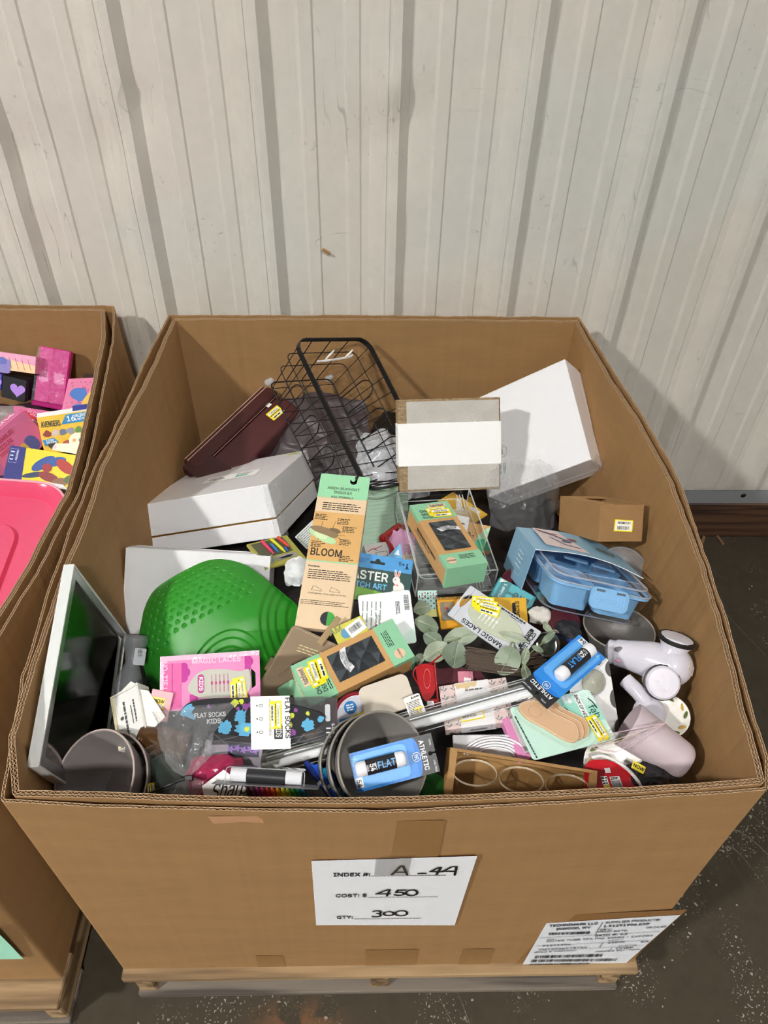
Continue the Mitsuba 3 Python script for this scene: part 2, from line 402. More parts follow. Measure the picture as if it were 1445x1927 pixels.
POSES = {
    'gift_box_left': (-0.3553, 0.8976, 0.6350, -0.2269, -0.1313, -0.0775, 0.9619, 0.3104, 0.3014, 0.1215),
    'gift_box_right': (0.3559, 0.9859, 0.7100, 0.2397, -0.3296, -0.0082, 0.9131, 0.2662, 0.2611, 0.1112),
    'linen_box': (0.1580, 0.8625, 0.7600, 0.4561, 0.0106, 0.0224, 0.8896, 0.2249, 0.2019, 0.0200),
    'kraft_box': (0.4775, 0.6003, 0.7750, 0.4370, 0.1047, 0.0358, 0.8926, 0.0965, 0.0737, 0.2013),
    'organizer': (0.1348, 0.6419, 0.7150, -0.0131, 0.0222, 0.0655, 0.9975, 0.1599, 0.2443, 0.0662),
    'deodorizer_a': (0.1304, 0.5832, 0.7650, -0.0572, 0.0533, 0.1514, 0.9854, 0.0832, 0.2012, 0.0493),
    'deodorizer_b': (-0.0524, 0.2919, 0.7500, 0.0216, -0.0740, 0.8466, 0.5266, 0.0813, 0.1948, 0.0492),
    'arch_box': (-0.0905, 0.5413, 0.7650, 0.1630, -0.0146, -0.0659, 0.9843, 0.1001, 0.3257, 0.0200),
    'easter_box': (-0.0288, 0.5143, 0.7121, 0.2852, 0.0986, -0.0357, 0.9527, 0.1776, 0.0918, 0.0200),
    'barcode_card': (0.0083, 0.3913, 0.7386, 0.2352, -0.0105, 0.0548, 0.9703, 0.0961, 0.0974, 0.0200),
    'yellow_pack': (-0.0550, 0.3496, 0.7520, 0.2111, -0.0388, 0.2130, 0.9532, 0.0588, 0.0447, 0.0200),
    'planner': (-0.1400, 0.2933, 0.6920, 0.1642, -0.0256, -0.2461, 0.9549, 0.1363, 0.1649, 0.0200),
    'kids_pack': (-0.2829, 0.2394, 0.7728, 0.2594, 0.0033, 0.0341, 0.9652, 0.1607, 0.0876, 0.0200),
    'pink_card': (-0.3606, 0.2034, 0.7578, 0.2863, -0.0044, -0.1003, 0.9529, 0.0239, 0.0470, 0.0200),
    'flat_socks': (-0.1963, 0.1607, 0.7810, 0.3519, -0.0417, 0.0007, 0.9351, 0.2467, 0.0699, 0.0200),
    'frame': (-0.5043, 0.2615, 0.7150, 0.0695, 0.6862, 0.0989, 0.7173, 0.2931, 0.3236, 0.0200),
    'paper_box': (-0.4079, 0.1886, 0.7500, 0.1140, -0.2249, 0.1452, 0.9567, 0.0475, 0.0843, 0.0200),
    'socks_b': (0.2865, 0.2294, 0.8120, 0.0472, -0.0327, 0.9039, 0.4239, 0.0433, 0.1437, 0.0200),
    'socks_a': (0.0114, 0.0794, 0.8000, 0.2124, 0.1934, -0.5898, 0.7547, 0.0422, 0.1246, 0.0200),
    'cow_card': (0.3405, 0.2033, 0.7578, 0.3853, 0.0844, 0.1272, 0.9101, 0.0776, 0.1359, 0.0200),
    'heel_pack': (0.2745, 0.1527, 0.7819, -0.0010, 0.0103, 0.1325, 0.9911, 0.1389, 0.0923, 0.0200),
    'glass_tray': (0.2030, 0.0688, 0.7600, 0.2500, 0.0146, -0.0156, 0.9680, 0.2483, 0.0706, 0.0200),
    'magnets': (0.1500, 0.2105, 0.7477, 0.0708, -0.0695, 0.0339, 0.9945, 0.1128, 0.0766, 0.0557),
    'cream_pad': (0.0041, 0.2246, 0.7463, 0.2327, -0.0373, 0.1551, 0.9594, 0.0762, 0.0482, 0.0200),
    'tag': (0.0485, 0.1999, 0.7582, 0.2368, -0.0429, 0.1686, 0.9558, 0.0277, 0.0339, 0.0200),
    'pouch_sage': (0.0114, 0.7750, 0.6166, 0.1408, -0.1491, -0.0484, 0.9775, 0.0752, 0.1127, 0.0200),
    'bento': (0.3950, 0.5424, 0.7350, -0.2213, 0.1320, 0.0131, 0.9661, 0.2082, 0.2742, 0.0706),
    'basket': (-0.0227, 0.9771, 0.7750, 0.1877, 0.2692, 0.2947, 0.8975, 0.2445, 0.3927, 0.0200),
    'maroon_case': (-0.3394, 1.0793, 0.6150, 0.1214, -0.0507, 0.4457, 0.8855, 0.3099, 0.1251, 0.0200),
    'lace_pack': (0.1989, 0.3727, 0.7498, -0.0023, -0.1340, 0.9308, 0.3401, 0.1526, 0.0721, 0.0200),
    'yellow_laces': (0.2393, 0.4282, 0.7164, 0.0158, -0.1882, 0.9820, 0.0034, 0.0506, 0.0389, 0.0200),
    'teal_box': (0.2545, 0.4729, 0.7027, 0.0635, -0.2883, 0.9211, 0.2539, 0.0789, 0.0377, 0.0200),
    'pen_pack': (-0.2150, 0.6242, 0.6691, -0.0378, 0.1295, 0.2902, 0.9474, 0.0976, 0.0814, 0.0200),
    'leaflet': (-0.1521, 0.7067, 0.6332, 0.2444, -0.1454, 0.3477, 0.8934, 0.0545, 0.0398, 0.0200),
    'white_box': (-0.3715, 0.5314, 0.6400, 0.4004, 0.0100, -0.0277, 0.9159, 0.2901, 0.1726, 0.0200),
    'pink_carton': (0.2716, 0.1397, 0.7645, 0.0727, 0.0078, 0.1520, 0.9857, 0.1398, 0.0875, 0.0200),
    'red_pack': (0.3496, 0.0845, 0.7416, 0.0430, 0.0352, 0.0623, 0.9965, 0.0676, 0.0457, 0.0200),
    'scribble_box': (-0.0058, 0.6260, 0.6685, 0.1082, 0.0698, 0.1385, 0.9820, 0.0502, 0.0368, 0.0200),
    'orange_pack': (0.1415, 0.4363, 0.6972, 0.1753, 0.0555, 0.0598, 0.9811, 0.0669, 0.0571, 0.0200),
    'dot_card': (0.0907, 0.4710, 0.6845, 0.2105, 0.0326, 0.0228, 0.9768, 0.0381, 0.0526, 0.0200),
    'insole_card': (0.1925, 0.6573, 0.6760, 0.1383, -0.0853, -0.1795, 0.9702, 0.0694, 0.0708, 0.0200),
    'yellow_card': (0.1945, 0.8125, 0.6147, -0.0303, 0.0185, 0.3560, 0.9338, 0.0541, 0.1092, 0.0200),
    'markers': (-0.1774, 0.0669, 0.7433, 0.4348, -0.1734, 0.0668, 0.8811, 0.1363, 0.0406, 0.0200),
    'socks_c': (-0.1790, 0.0593, 0.7821, 0.1033, 0.0213, 0.0289, 0.9940, 0.1346, 0.0187, 0.0200),
    'swirl_box': (-0.9242, 1.1810, 0.7650, 0.4582, 0.0130, -0.0681, 0.8862, 0.1471, 0.0424, 0.0200),
    'heart_box': (-0.9170, 1.1554, 0.7000, 0.5365, 0.0569, -0.1044, 0.8355, 0.0592, 0.0571, 0.0600),
    'purple_box': (-0.9811, 1.1793, 0.7100, 0.4717, -0.0102, -0.1069, 0.8752, 0.0592, 0.0406, 0.0200),
    'magenta_pack': (-0.8261, 1.1841, 0.7200, 0.4567, 0.0460, -0.0774, 0.8850, 0.0810, 0.1385, 0.0200),
    'pink_pack': (-0.7309, 1.1234, 0.7100, 0.2311, -0.1010, -0.0622, 0.9657, 0.1075, 0.0876, 0.0200),
    'puzzle_b': (-0.8490, 1.0603, 0.6800, 0.2429, -0.0104, -0.0993, 0.9649, 0.1116, 0.0517, 0.0200),
    'puzzle_a': (-0.8182, 0.9180, 0.7000, 0.4943, 0.0281, 0.4469, 0.7451, 0.0874, 0.0836, 0.5697),
    'valentine_box': (-0.7208, 0.9542, 0.7200, 0.4652, -0.0602, 0.0524, 0.8816, 0.1340, 0.0873, 0.0200),
    'cream_card': (-0.6998, 0.8952, 0.7350, 0.3639, -0.0164, -0.0555, 0.9296, 0.0716, 0.0484, 0.0200),
    'hero_box': (-0.7493, 0.8393, 0.7100, 0.3247, -0.0572, -0.1117, 0.9375, 0.1796, 0.0722, 0.0200),
    'index_sign': (0.0084, -0.0028, 0.5500, 0.7138, 0.0029, -0.0064, 0.7003, 0.2421, 0.3161, 0.0200),
    'shipping_label': (0.4039, 0.0175, 0.2600, 0.7149, 0.0204, 0.0056, 0.6989, 0.2398, 0.3027, 0.0200),
}


# ------------------------------------------------------------------ setting
FL = Thing('floor', 'dark grey-brown concrete warehouse floor with pale specks', kind='structure')
FL.part('', box(-7, 7, -9, 1.36, -0.06, 0), None, 'concrete')
WL = Thing('wall_back', 'off-white ribbed metal wall of tall panels with scuffs and dents', kind='structure')
PITCHW = 0.2935


def panel(x0, k):
    """One sheet of three ribs' width; the profile runs along x, the ribs stand out towards the room (-y)."""
    prof = []
    for i in range(3):
        r = x0 + i * PITCHW
        prof += [(r - .060, 0), (r - .033, -.024), (r - .0205, -.0262), (r - .0195, -.0242), (r - .012, -.0242), (r - .011, -.0262), (r + .006, -.0262), (r + .028, 0)]
        for q in (1, 2):
            c = r + PITCHW * q / 3 + .003
            prof += [(c - .020, 0), (c - .013, -.0045), (c + .013, -.0045), (c + .017, 0)]
    prof += [(x0 + 3 * PITCHW - .062, 0), (x0 + 3 * PITCHW - .0335, -.0225)]
    prof = np.array(prof)
    z = np.linspace(0.17, 3.2, 90)
    X, Z = np.meshgrid(prof[:, 0], z); Y = np.repeat(prof[None, :, 1], len(z), 0) + 1.348
    pts = np.stack([X * 3, Z * 2.2, X * 0], -1)
    wob = 0.005 * (meshkit.fbm(pts, 3, 4) - 0.5) + 0.0035 * (meshkit.noise(np.stack([X * 14, Z * 9, X * 0 + 5], -1), 2) - 0.5) * (Z < 1.6)
    for (dx, dz, r, a) in ((-.535, 1.30, .05, .010), (.035, 1.27, .06, .013), (.037, 1.36, .03, -.008), (-.80, 1.2, .07, .012), (-.60, 1.22, .05, .008), (.04, 1.17, .04, .008)):
        wob = wob + a * np.exp(-(((X - dx) / r) ** 2 + ((Z - dz) / (r * 1.1)) ** 2))
    # a diagonal crease across the rib
    d = (X + .54) * 0.62 + (Z - 1.335) * 0.78
    wob = wob + 0.006 * np.exp(-(d / 0.012) ** 2) * np.exp(-((X + .54) / .10) ** 2)
    V = np.stack([X, Y + wob, Z], -1).reshape(-1, 3); nx, ny = len(prof), len(z)
    i, j = np.meshgrid(np.arange(ny - 1), np.arange(nx - 1), indexing='ij'); a = (i * nx + j).ravel()
    F = np.concatenate([np.stack([a, a + 1, a + nx + 1], 1), np.stack([a, a + nx + 1, a + nx], 1)])
    return trimesh.Trimesh(V, F, process=False)


for k in range(-3, 4):
    WL.part('panel', panel(-.2555 + k * 3 * PITCHW, k), None, 'wall_paint', sm=25)
TB = Thing('trim_1', 'grey metal flashing strip at the foot of the ribbed wall', kind='structure')
TB.part('', box(-7, 7, 1.3175, 1.3205, .150, .207, .001), '#8d9092', 'satin')
BB = Thing('baseboard_back', 'dark brown stained timber baseboard under the ribbed wall', kind='structure')
BB.part('', box(-7, 7, 1.312, 1.36, 0.0, .152, .003), None, 'timber_dark')
sc_t = Thing('screw', 'round dark screw head in the flashing at the right of the wall', 'screw')
sc_t.part('', lathe([(0, .003), (.004, .003), (.008, .001), (.0085, 0)], 16), '#4a4540', 'metal', True)
scene['screw']['to_world'] = mi.ScalarTransform4f().translate([1.185, 1.317, .186]).rotate([1, 0, 0], 90)
wc = Thing('wood_chip', 'small tan splinter lodged on the ribbed wall', 'splinter')
wc.part('', box(-.011, .011, -.003, .003, -.0035, .0035, .0015), '#a07a4a', 'matte')
scene['wood_chip']['to_world'] = mi.ScalarTransform4f().translate([-.127, 1.338, .985]).rotate([0, 1, 0], 35)

for i, (P, r, w) in enumerate(LAMPS):
    L = Thing('high_bay_lamp', 'round high-bay warehouse lamp under the roof, ' + ('far to the left', 'right above the viewer', 'far to the right', 'well behind the viewer')[i], 'lamp', tr(*P), 'high-bay lamps')
    L.part('housing', lathe([(r * .2, .35), (r * .5, .3), (r, .02), (r * 1.03, 0), (r * .98, .012), (r * .2, .3)], 24), '#b8b8b8', 'metal', 40)
    k = f'{L.key}__diffuser'
    d = lathe([(0, 0.0), (r * .96, 0.0)], 24)
    if d.face_normals[0][2] > 0: d.invert()
    entry(k, d, 'matte', '#ffffff', M=L.M)
    scene[k]['emitter'] = {'type': 'area', 'radiance': RGB(np.array(LAMP_TINT) * w)}


# ------------------------------------------------------------------ pallets
def pallet(label, x0, x1, y0, y1, top=.14):
    t = Thing('wooden_pallet', label, 'pallet')
    n = 7; L = y1 - y0; wd = .098
    for i in range(n):
        y = y0 + (L - wd) * i / (n - 1)
        t.part('deck_board', box(x0 + rng.uniform(-.006, .006), x1 + rng.uniform(-.006, .006), y, y + wd, top - .019, top, .003), None, 'timber_x')
    for x in (x0 + .012, (x0 + x1) / 2 - .019, x1 - .05):
        t.part('stringer', box(x, x + .038, y0 + .012, y1 - .012, .0185, top - .019, .003), None, 'timber_y')
    for i, y in enumerate((y0 + .004, (y0 + y1) / 2 - .05, y1 - .1)):
        t.part('bottom_board', box(x0 + .01, x1 - .01, y, y + .098, 0.0, .0185, .002), None, 'timber_old')
    for x in (x0 + .05, (x0 + x1) / 2 + .019):
        t.part('inner_slat', box(x, (x0 + x1) / 2 - .019 if x < (x0 + x1) / 2 - .1 else x1 - .05, y0 + .05, y0 + .07, .0185, top - .019), None, 'timber_old')
    return t


pallet('weathered wooden pallet under the large open carton in the middle', -.508, .508, -.022, 1.24)
pallet('pale wooden pallet under the carton of pink valentine goods at the left', -1.63, -.615, -.068, 1.2)


# ------------------------------------------------------------------ the big corrugated cartons
def loop(pts, step=.0021, corner=.007):
    p = bend(np.array(pts, float), corner, 7, True)
    p = np.vstack([p, p[:1]]); s = np.concatenate([[0], np.cumsum(np.linalg.norm(np.diff(p, axis=0), axis=1))])
    n = int(s[-1] / step); q = np.arange(n) / n * s[-1]
    return np.stack([np.interp(q, s, p[:, 0]), np.interp(q, s, p[:, 1])], 1)


def normals(p):
    t = np.roll(p, -2, 0) - np.roll(p, 2, 0); t /= np.linalg.norm(t, axis=1, keepdims=True)
    return np.stack([-t[:, 1], t[:, 0]], 1)          # points inwards for a counter-clockwise loop


def ring(A, B, zs, blend, wz=None):
    """The wall between the loops A (rim) and B (foot); zs from the rim down."""
    n = len(A); V = []
    for z, b in zip(zs, blend):
        p = A * (1 - b) + B * b
        V.append(np.column_stack([p, np.full(n, z) + (0 if wz is None else wz * max(0, 1 - 3 * b))]))
    V = np.vstack(V); i = np.arange(n); j = (i + 1) % n; F = []
    for r in range(len(zs) - 1):
        F += [np.stack([r * n + i, (r + 1) * n + i, (r + 1) * n + j], 1), np.stack([r * n + i, (r + 1) * n + j, r * n + j], 1)]
    return trimesh.Trimesh(V, np.vstack(F), process=False)


def sleeve(t, name, top, foot, zt, zb, walls, th, pitch, seed, label=None):
    A, B = loop(top), None
    fp = np.vstack([foot, foot[:1]])
    # the foot loop follows the same angle round the box as the rim loop
    n = len(A); c = A.mean(0)
    fl = loop(foot, .0021)
    ang = lambda p: np.arctan2((p[:, 1] - c[1]) / 1.2, p[:, 0] - c[0])
    fa = ang(fl); o = np.argsort(fa); ta = ang(A)
    B = np.stack([np.interp(ta, fa[o], fl[o, q], period=2 * np.pi) for q in (0, 1)], 1)
    s = np.arange(n) * .0021
    cl = np.stack([np.cos(s / (n * .0021) * 2 * np.pi) * 9, np.sin(s / (n * .0021) * 2 * np.pi) * 9, s * 0 + seed], -1)
    N = normals(A)
    A = A + N * (0.0032 * (meshkit.fbm(cl * 3, 3, seed) - 0.5) * np.clip((A[:, 1] - .03) * 20, 0, 1))[:, None]
    wz = 0.0045 * (meshkit.fbm(cl * 2 + 30, 3, seed + 5) - 0.5)
    T = .0007
    zs = [zt, zt - .02, zt - .12, zt - .35, zb]; bl = [(zt - z) / (zt - zb) for z in zs]
    off = lambda d: (A + N * d, B + N * d)
    parts, edge = [], []
    for d in [w * th for w in range(walls + 1)]:
        a, b = off(d)
        parts += [ring(a, b, zs, bl, wz)]
        a2, b2 = off(d + (T if d == 0 else -T))
        parts += [ring(a2, b2, zs, bl, wz)]
        v = np.vstack([np.column_stack([a, zt + wz]), np.column_stack([a2, zt + wz])]); i = np.arange(n); j = (i + 1) % n
        edge.append(trimesh.Trimesh(v, np.vstack([np.stack([i, j, n + j], 1), np.stack([i, n + j, n + i], 1)]), process=False))
    k = t.part(name, parts, None, 'cardboard', label=label)
    for w in range(walls):
        m = max(3, round(n * .0021 / pitch)); ph = s / (n * .0021) * m * 2 * np.pi
        d = th * w + th * (0.5 + 0.36 * np.sin(ph))
        a = A + N * d[:, None]
        e = .03 / (zt - zb)
        b = a * (1 - e) + (B + N * d[:, None]) * e
        q = normals(a) * .00035
        v = np.vstack([np.column_stack([a - q, zt + .0002 + wz]), np.column_stack([a + q, zt + .0002 + wz])]); i = np.arange(n); j = (i + 1) % n
        cap = trimesh.Trimesh(v, np.vstack([np.stack([i, j, n + j], 1), np.stack([i, n + j, n + i], 1)]), process=False)
        t.part('fluting', [ring(a, b, [zt, zt - .03], [0, 0], wz)], None, 'cardboard', under=k)
        edge.append(cap)
    t.part('cut_edge', edge, None, 'cardboard_edge', under=k)
    return k


ZT = .859
RIM_OUT = [(-.511, -.003), (-.37, -.012), (-.259, -.016), (-.009, -.023), (.118, -.018), (.246, -.012), (.406, -.003), (.515, .004), (.532, .05), (.541, .154), (.557, .29), (.566, .415), (.580, .608), (.578, .685), (.561, .865), (.536, 1.046), (.508, 1.252), (0, 1.254), (-.518, 1.249), (-.535, 1.062), (-.548, .774), (-.557, .67), (-.558, .492), (-.555, .343), (-.548, .263), (-.545, .193)]
RIM_IN = [(-.497, .004), (-.375, .0005), (-.262, -.006), (-.065, -.011), (.063, -.009), (.191, -.005), (.41, .004), (.513, .012), (.519, .06), (.524, .12), (.542, .248), (.556, .402), (.561, .543), (.565, .623), (.549, .829), (.526, .973), (.500, 1.232), (0, 1.234), (-.503, 1.229), (-.517, .964), (-.536, .781), (-.544, .67), (-.537, .492), (-.542, .429), (-.538, .293), (-.537, .203), (-.530, .09)]
FOOT = lambda x0, x1, y0, y1: [(x0, y0), (x1, y0), (x1, y1), (x0, y1)]
BX = Thing('bulk_carton', 'large open brown corrugated carton in the middle, full of mixed store returns', 'carton')
sleeve(BX, 'outer_sleeve', RIM_OUT, FOOT(-.508, .508, -.003, 1.236), ZT, .1405, 1, .0042, .0085, 1)
sleeve(BX, 'inner_liner', RIM_IN, FOOT(-.492, .492, .013, 1.218), ZT + .002, .15, 2, .0044, .0078, 2)
BX.part('bottom_flap', box(-.49, .49, .015, 1.215, .1412, .149), None, 'cardboard')
FR = mat4(np.array([[1, 0, 0], [0, 0, -1], [0, 1, 0]]).astype(float), (0, -.006, 0))       # print on the front face: x right, y up
def front_y(z, x=0): return -.003 + (z - .14) / (ZT - .14) * (np.interp(x, [q[0] for q in RIM_OUT[:8]], [q[1] for q in RIM_OUT[:8]]) + .003)
def on_front(x, z, d=.0008, sl=True):
    e = .05; y0, y1 = front_y(z - e, x), front_y(z + e, x); up_ = np.array([0, y1 - y0, 2 * e]); up_ /= np.linalg.norm(up_)
    return frame((x, front_y(z, x) - d, z), np.cross((1, 0, 0), up_), (1, 0, 0))
for (x, z, w, h) in ((.038, .76, .075, .145), (-.213, .18, .052, .075), (.185, .19, .06, .10), (.02, .195, .10, .105)):
    BX.part('tape_strip', flat(rect(-w / 2, -h / 2, w / 2, h / 2)), '#8f6b40', 'satin', S=on_front(x, z, .0010), label='brown packing tape strip')
BX.part('torn_tape', flat(poly([(-.035, .012), (.03, .012), (.045, -.013), (.01, -.006), (-.03, -.012)])), '#b98c66', 'satin', S=on_front(-.205, .832, .0010))
BX.part('label_tape_patch', flat(poly([(-.125, -.15), (.10, -.15), (.135, .165), (-.085, .145)])), '#8a643c', 'satin', S=on_front(.392, .268, .0012))  # brown tape patch lying behind and around the shipping label

LB = Thing('bulk_carton', 'open brown corrugated carton at the left edge, full of pink valentine goods', 'carton')
LRO = [(-1.66, -.02), (-.68, -.02), (-.66, .0), (-.622, .1), (-.594, .305), (-.580, .395), (-.571, .522), (-.563, .592), (-.575, .75), (-.602, .955), (-.625, 1.13), (-.660, 1.287), (-1.66, 1.29)]
LRI = [(-1.65, .0), (-.69, .0), (-.672, .02), (-.636, .12), (-.612, .305), (-.598, .395), (-.589, .522), (-.581, .592), (-.596, .75), (-.622, .955), (-.645, 1.13), (-.679, 1.269), (-1.65, 1.275)]
sleeve(LB, 'outer_sleeve', LRO, FOOT(-1.66, -.619, -.018, 1.28), ZT + .002, .1405, 1, .0042, .0085, 3)
sleeve(LB, 'inner_liner', LRI, FOOT(-1.64, -.64, .0, 1.26), ZT + .002, .15, 2, .0044, .0078, 4)
LB.part('bottom_flap', box(-1.63, -.65, .01, 1.25, .1412, .149), None, 'cardboard')
SD = frame((-.6175, .12, .3), (1, 0, .03), (0, 1, 0))
for (y, z, w, h) in ((.02, .0, .05, .34), (.17, -.05, .055, .30), (.36, -.02, .05, .3)):
    LB.part('tape_strip', flat(rect(y - w / 2, z - h / 2, y + w / 2, z + h / 2)), '#6b4a2b', 'satin', S=SD @ tr(0, 0, .006), label='brown packing tape strip')
mp = Thing('mint_paper', 'pale mint sheet of paper on the front of the left carton', 'paper', frame((-.80, -.0225, .36), (0, -1, 0), (1, 0, 0)))
mp.part('', crumple(.30, .16, .0012, 6, 3, 16, 10, raw=0.0), '#9fd9bd', 'matte', 60)


# ------------------------------------------------------------------ goods at the back of the big carton
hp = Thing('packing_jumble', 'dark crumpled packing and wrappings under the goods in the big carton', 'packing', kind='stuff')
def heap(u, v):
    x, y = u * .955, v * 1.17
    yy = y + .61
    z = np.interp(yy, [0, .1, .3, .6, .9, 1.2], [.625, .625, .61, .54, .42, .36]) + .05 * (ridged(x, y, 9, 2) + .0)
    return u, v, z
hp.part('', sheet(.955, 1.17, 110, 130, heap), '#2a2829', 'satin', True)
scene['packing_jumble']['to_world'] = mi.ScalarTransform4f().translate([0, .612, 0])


def giftbox(n, label, d=None, lidpart=.62, sticker=None):
    M, w, h, d0 = pose(n); d = d or d0
    t = Thing('gift_box', label, 'box', M, 'white gift boxes with a gold seam')
    dl = d * lidpart
    t.part('lid', slab(w, h, dl, .0012), '#e6e6e8', 'gloss')
    t.part('base', box(-w / 2 + .001, w / 2 - .001, -h / 2 + .001, h / 2 - .001, -d, -dl - .0045, .001), '#e6e6e8', 'gloss')
    t.part('gold_trim', box(-w / 2 + .0035, w / 2 - .0035, -h / 2 + .0035, h / 2 - .0035, -dl - .005, -dl), '#b08a45', 'metal')
    for sx in (-1, 1):
        q = np.array([[sx * w / 2, -h / 2, z] for z in np.linspace(-d, 0, 14)])
        m = sheet(.03, d, 8, 16, lambda u, v: (u, v, .004 * ridged(u * .03, v * d, 160, 3 + sx)))
        t.part('shrink_wrap', m, None, 'film', True, S=frame((sx * (w / 2 + .0035), -h / 2 - .0035, -d / 2), (sx, -1, 0), np.cross((0, 0, 1), (sx, -1, 0))))
    return t, w, h, d


t, w, h, d = giftbox('gift_box_left', 'white shrink-wrapped gift box with gold seam lying at the back left, beside the maroon case')
S = tr(.015, -.012) @ rz(3) @ np.diag([1.3, 1.3, 1, 1])
t.part('label_sticker', flat(rect(-.052, -.02, .052, .02), .0006), '#f8f8f6', 'satin', S=S)
t.part('sticker_edge', flat(rect(-.053, -.021, .053, .021).difference(rect(-.052, -.02, .052, .02)), .0006), '#b9babb', 'satin', S=S)
k = t.part('lettering', [flat(line([(-.045, -.004), (-.035, .008), (-.02, .006), (-.012, -.006), (-.03, -.01)], .0012), .0008), text('Love', .007, -.04, -.002, .0009), text('in Bloom', .005, -.042, -.010, .0009), flat(bars(.008, .004, .045, .012, 2, 4), .0009)], '#55585a', 'matte', S=S)
t.part('barcode', flat(barcode(.01, -.012, .034, 0, 4, 14), .0009), '#3fae95', 'matte', S=S)
S2 = tr(w / 2 - .03, h / 2 - .02) @ rz(-4)
t.part('price_sticker', flat(rrect(.034, .016, .002), .0007), '#dfe0a0', 'satin', S=S2)
t.part('small_print', flat(bars(-.014, -.005, .014, .005, 3, 8), .001), '#a9a95a', 'matte', S=S2)

t, w, h, d = giftbox('gift_box_right', 'white shrink-wrapped gift box with gold seam tilted up in the back right corner', lidpart=.66)
S = tr(-w * .30, -h * .20) @ rz(-100)
t.part('label_sticker', flat(rect(-.045, -.018, .045, .018), .0006), '#e4e8e8', 'satin', S=S)
t.part('lettering', [flat(disc(-.022, 0, .016).difference(disc(-.022, 0, .0152)), .0008), text('Love', .006, -.033, .001, .0009), text('in Bloom', .004, -.034, -.006, .0009), flat(bars(.008, .004, .04, .012, 2, 4), .0009)], '#54585a', 'matte', S=S)
t.part('barcode', flat(barcode(.012, -.012, .036, .0, 6, 14), .0009), '#2f9c86', 'matte', S=S)

# ---- linen box with a paper band
M, w, h, d = pose('linen_box')
t = Thing('keepsake_box', 'square grey linen keepsake box with wide white paper band, standing in the middle back', 'box', M)
t.part('body', slab(w * 1.02, h * 1.02, .06, .002), None, 'straw')
t.part('linen_panel', box(-w / 2 + .017, w / 2 - .001, -h / 2 + .003, h / 2 - .003, -.001, .0022, .0008), None, 'weave')
yb = h * .5 - h * (362 - 250) / 445; yc = h * .5 - h * (572 - 250) / 445
t.part('paper_band', box(-w * .515, w * .515, yc, yb, -.062, .0034, .0008), '#efefec', 'matte')

# ---- small kraft carton, open top
M, w, h, d = pose('kraft_box')
t = Thing('small_carton', 'small open kraft carton with yellow price label against the right wall', 'carton', M)
d = .17
Sb = mat4(np.array([[1, 0, 0], [0, 0, 1], [0, -1, 0]]).astype(float), (0, h / 2, -d / 2))    # open side = +y of the pose
t.part('body', shell(w, d, h, .0025), None, 'cardboard', S=Sb)
for x0, x1, z0, z1 in ((-w / 2, -w / 2 + .028, -d, 0), (w / 2 - .004, w / 2, -d, 0), (-w / 2, w / 2, -d, -d + .03)):
    t.part('flap', box(x0, x1, h / 2 - .001, h / 2 + .0015, z0, z1), None, 'cardboard')
S = tr(.005, -.005) @ rz(-3)
k = t.part('price_label', flat(rrect(w * .43, h * .32, .001), .0006), '#f3df2a', 'satin', S=S)
t.part('panel', flat(rect(-w * .19, -h * .13, w * .19, h * .13), .0009), '#f7f6e8', 'satin', S=S, under=k)
t.part('lettering', [text('NOW', .0045, -.014, .0035, .0012, bold=True), flat(bars(-.001, .003, .016, .008, 2, 3), .0012), flat(barcode(-.014, -.008, .014, -.001, 3, 18), .0012)], '#25231c', 'matte', S=S, under=k)

# ---- maroon case
M, w, h, d = pose('maroon_case')
t = Thing('leather_case', 'long maroon leather-look case with pale seams, tipped up behind the left gift box', 'case', M)
MR = '#4a2324'
t.part('body', slab(w, h * .62, .075, .004), MR, 'satin', S=tr(0, -h * .19, 0))
t.part('lid_rail', slab(w, h * .36, .085, .004), '#43201f', 'satin', S=tr(0, h * .315, .012))
t.part('end_collar', shell(.03, h * .8, .07, .006), '#3b1b1c', 'satin', S=mat4(np.array([[0, 0, 1], [0, 1, 0], [-1, 0, 0]]).astype(float).T, (-w / 2 - .016, -h * .02, -.004)))
for y in (h * .14, h * .47, h * .40):
    t.part('seam', box(-w / 2 + .004, w / 2 - .004, y - .0008, y + .0008, -.002, .0138 if y > h * .2 else .0014), '#c4a08c', 'matte')
clearance(t, tr(w * .33, -.018, .001) @ rz(-4), .042, .03)
t.part('size_tag', flat(rect(-.007, -.005, .007, .005)), '#e8e4de', 'matte', S=tr(w * .36, h * .1, .001))

# ---- dark fabric behind the basket and silver poly bags below it
fb = Thing('folded_garment', 'dark taupe folded garment in a clear sleeve behind the wire basket', 'garment', frame((-.165, 1.10, .575), (-.1, -.55, .84)))
fb.part('', crumple(.30, .26, .016, 12, 5, 50, 44, .02), '#4a4143', 'satin', True)
pb = Thing('poly_bag', 'silver-grey crumpled poly bag under the wire basket', 'bag', frame((.045, 1.02, .565), (0, -.4, .9)))
pb.part('', crumple(.20, .20, .022, 16, 8, 48, 48, .02), '#b9bbbf', 'gloss', 40)
pb = Thing('poly_bag', 'black crumpled poly bag against the back wall beside the keepsake box', 'bag', frame((.07, 1.12, .58), (0, -.6, .8)))
pb.part('', crumple(.16, .14, .02, 18, 12, 36, 36, .03), '#1b1b1d', 'gloss', 40)

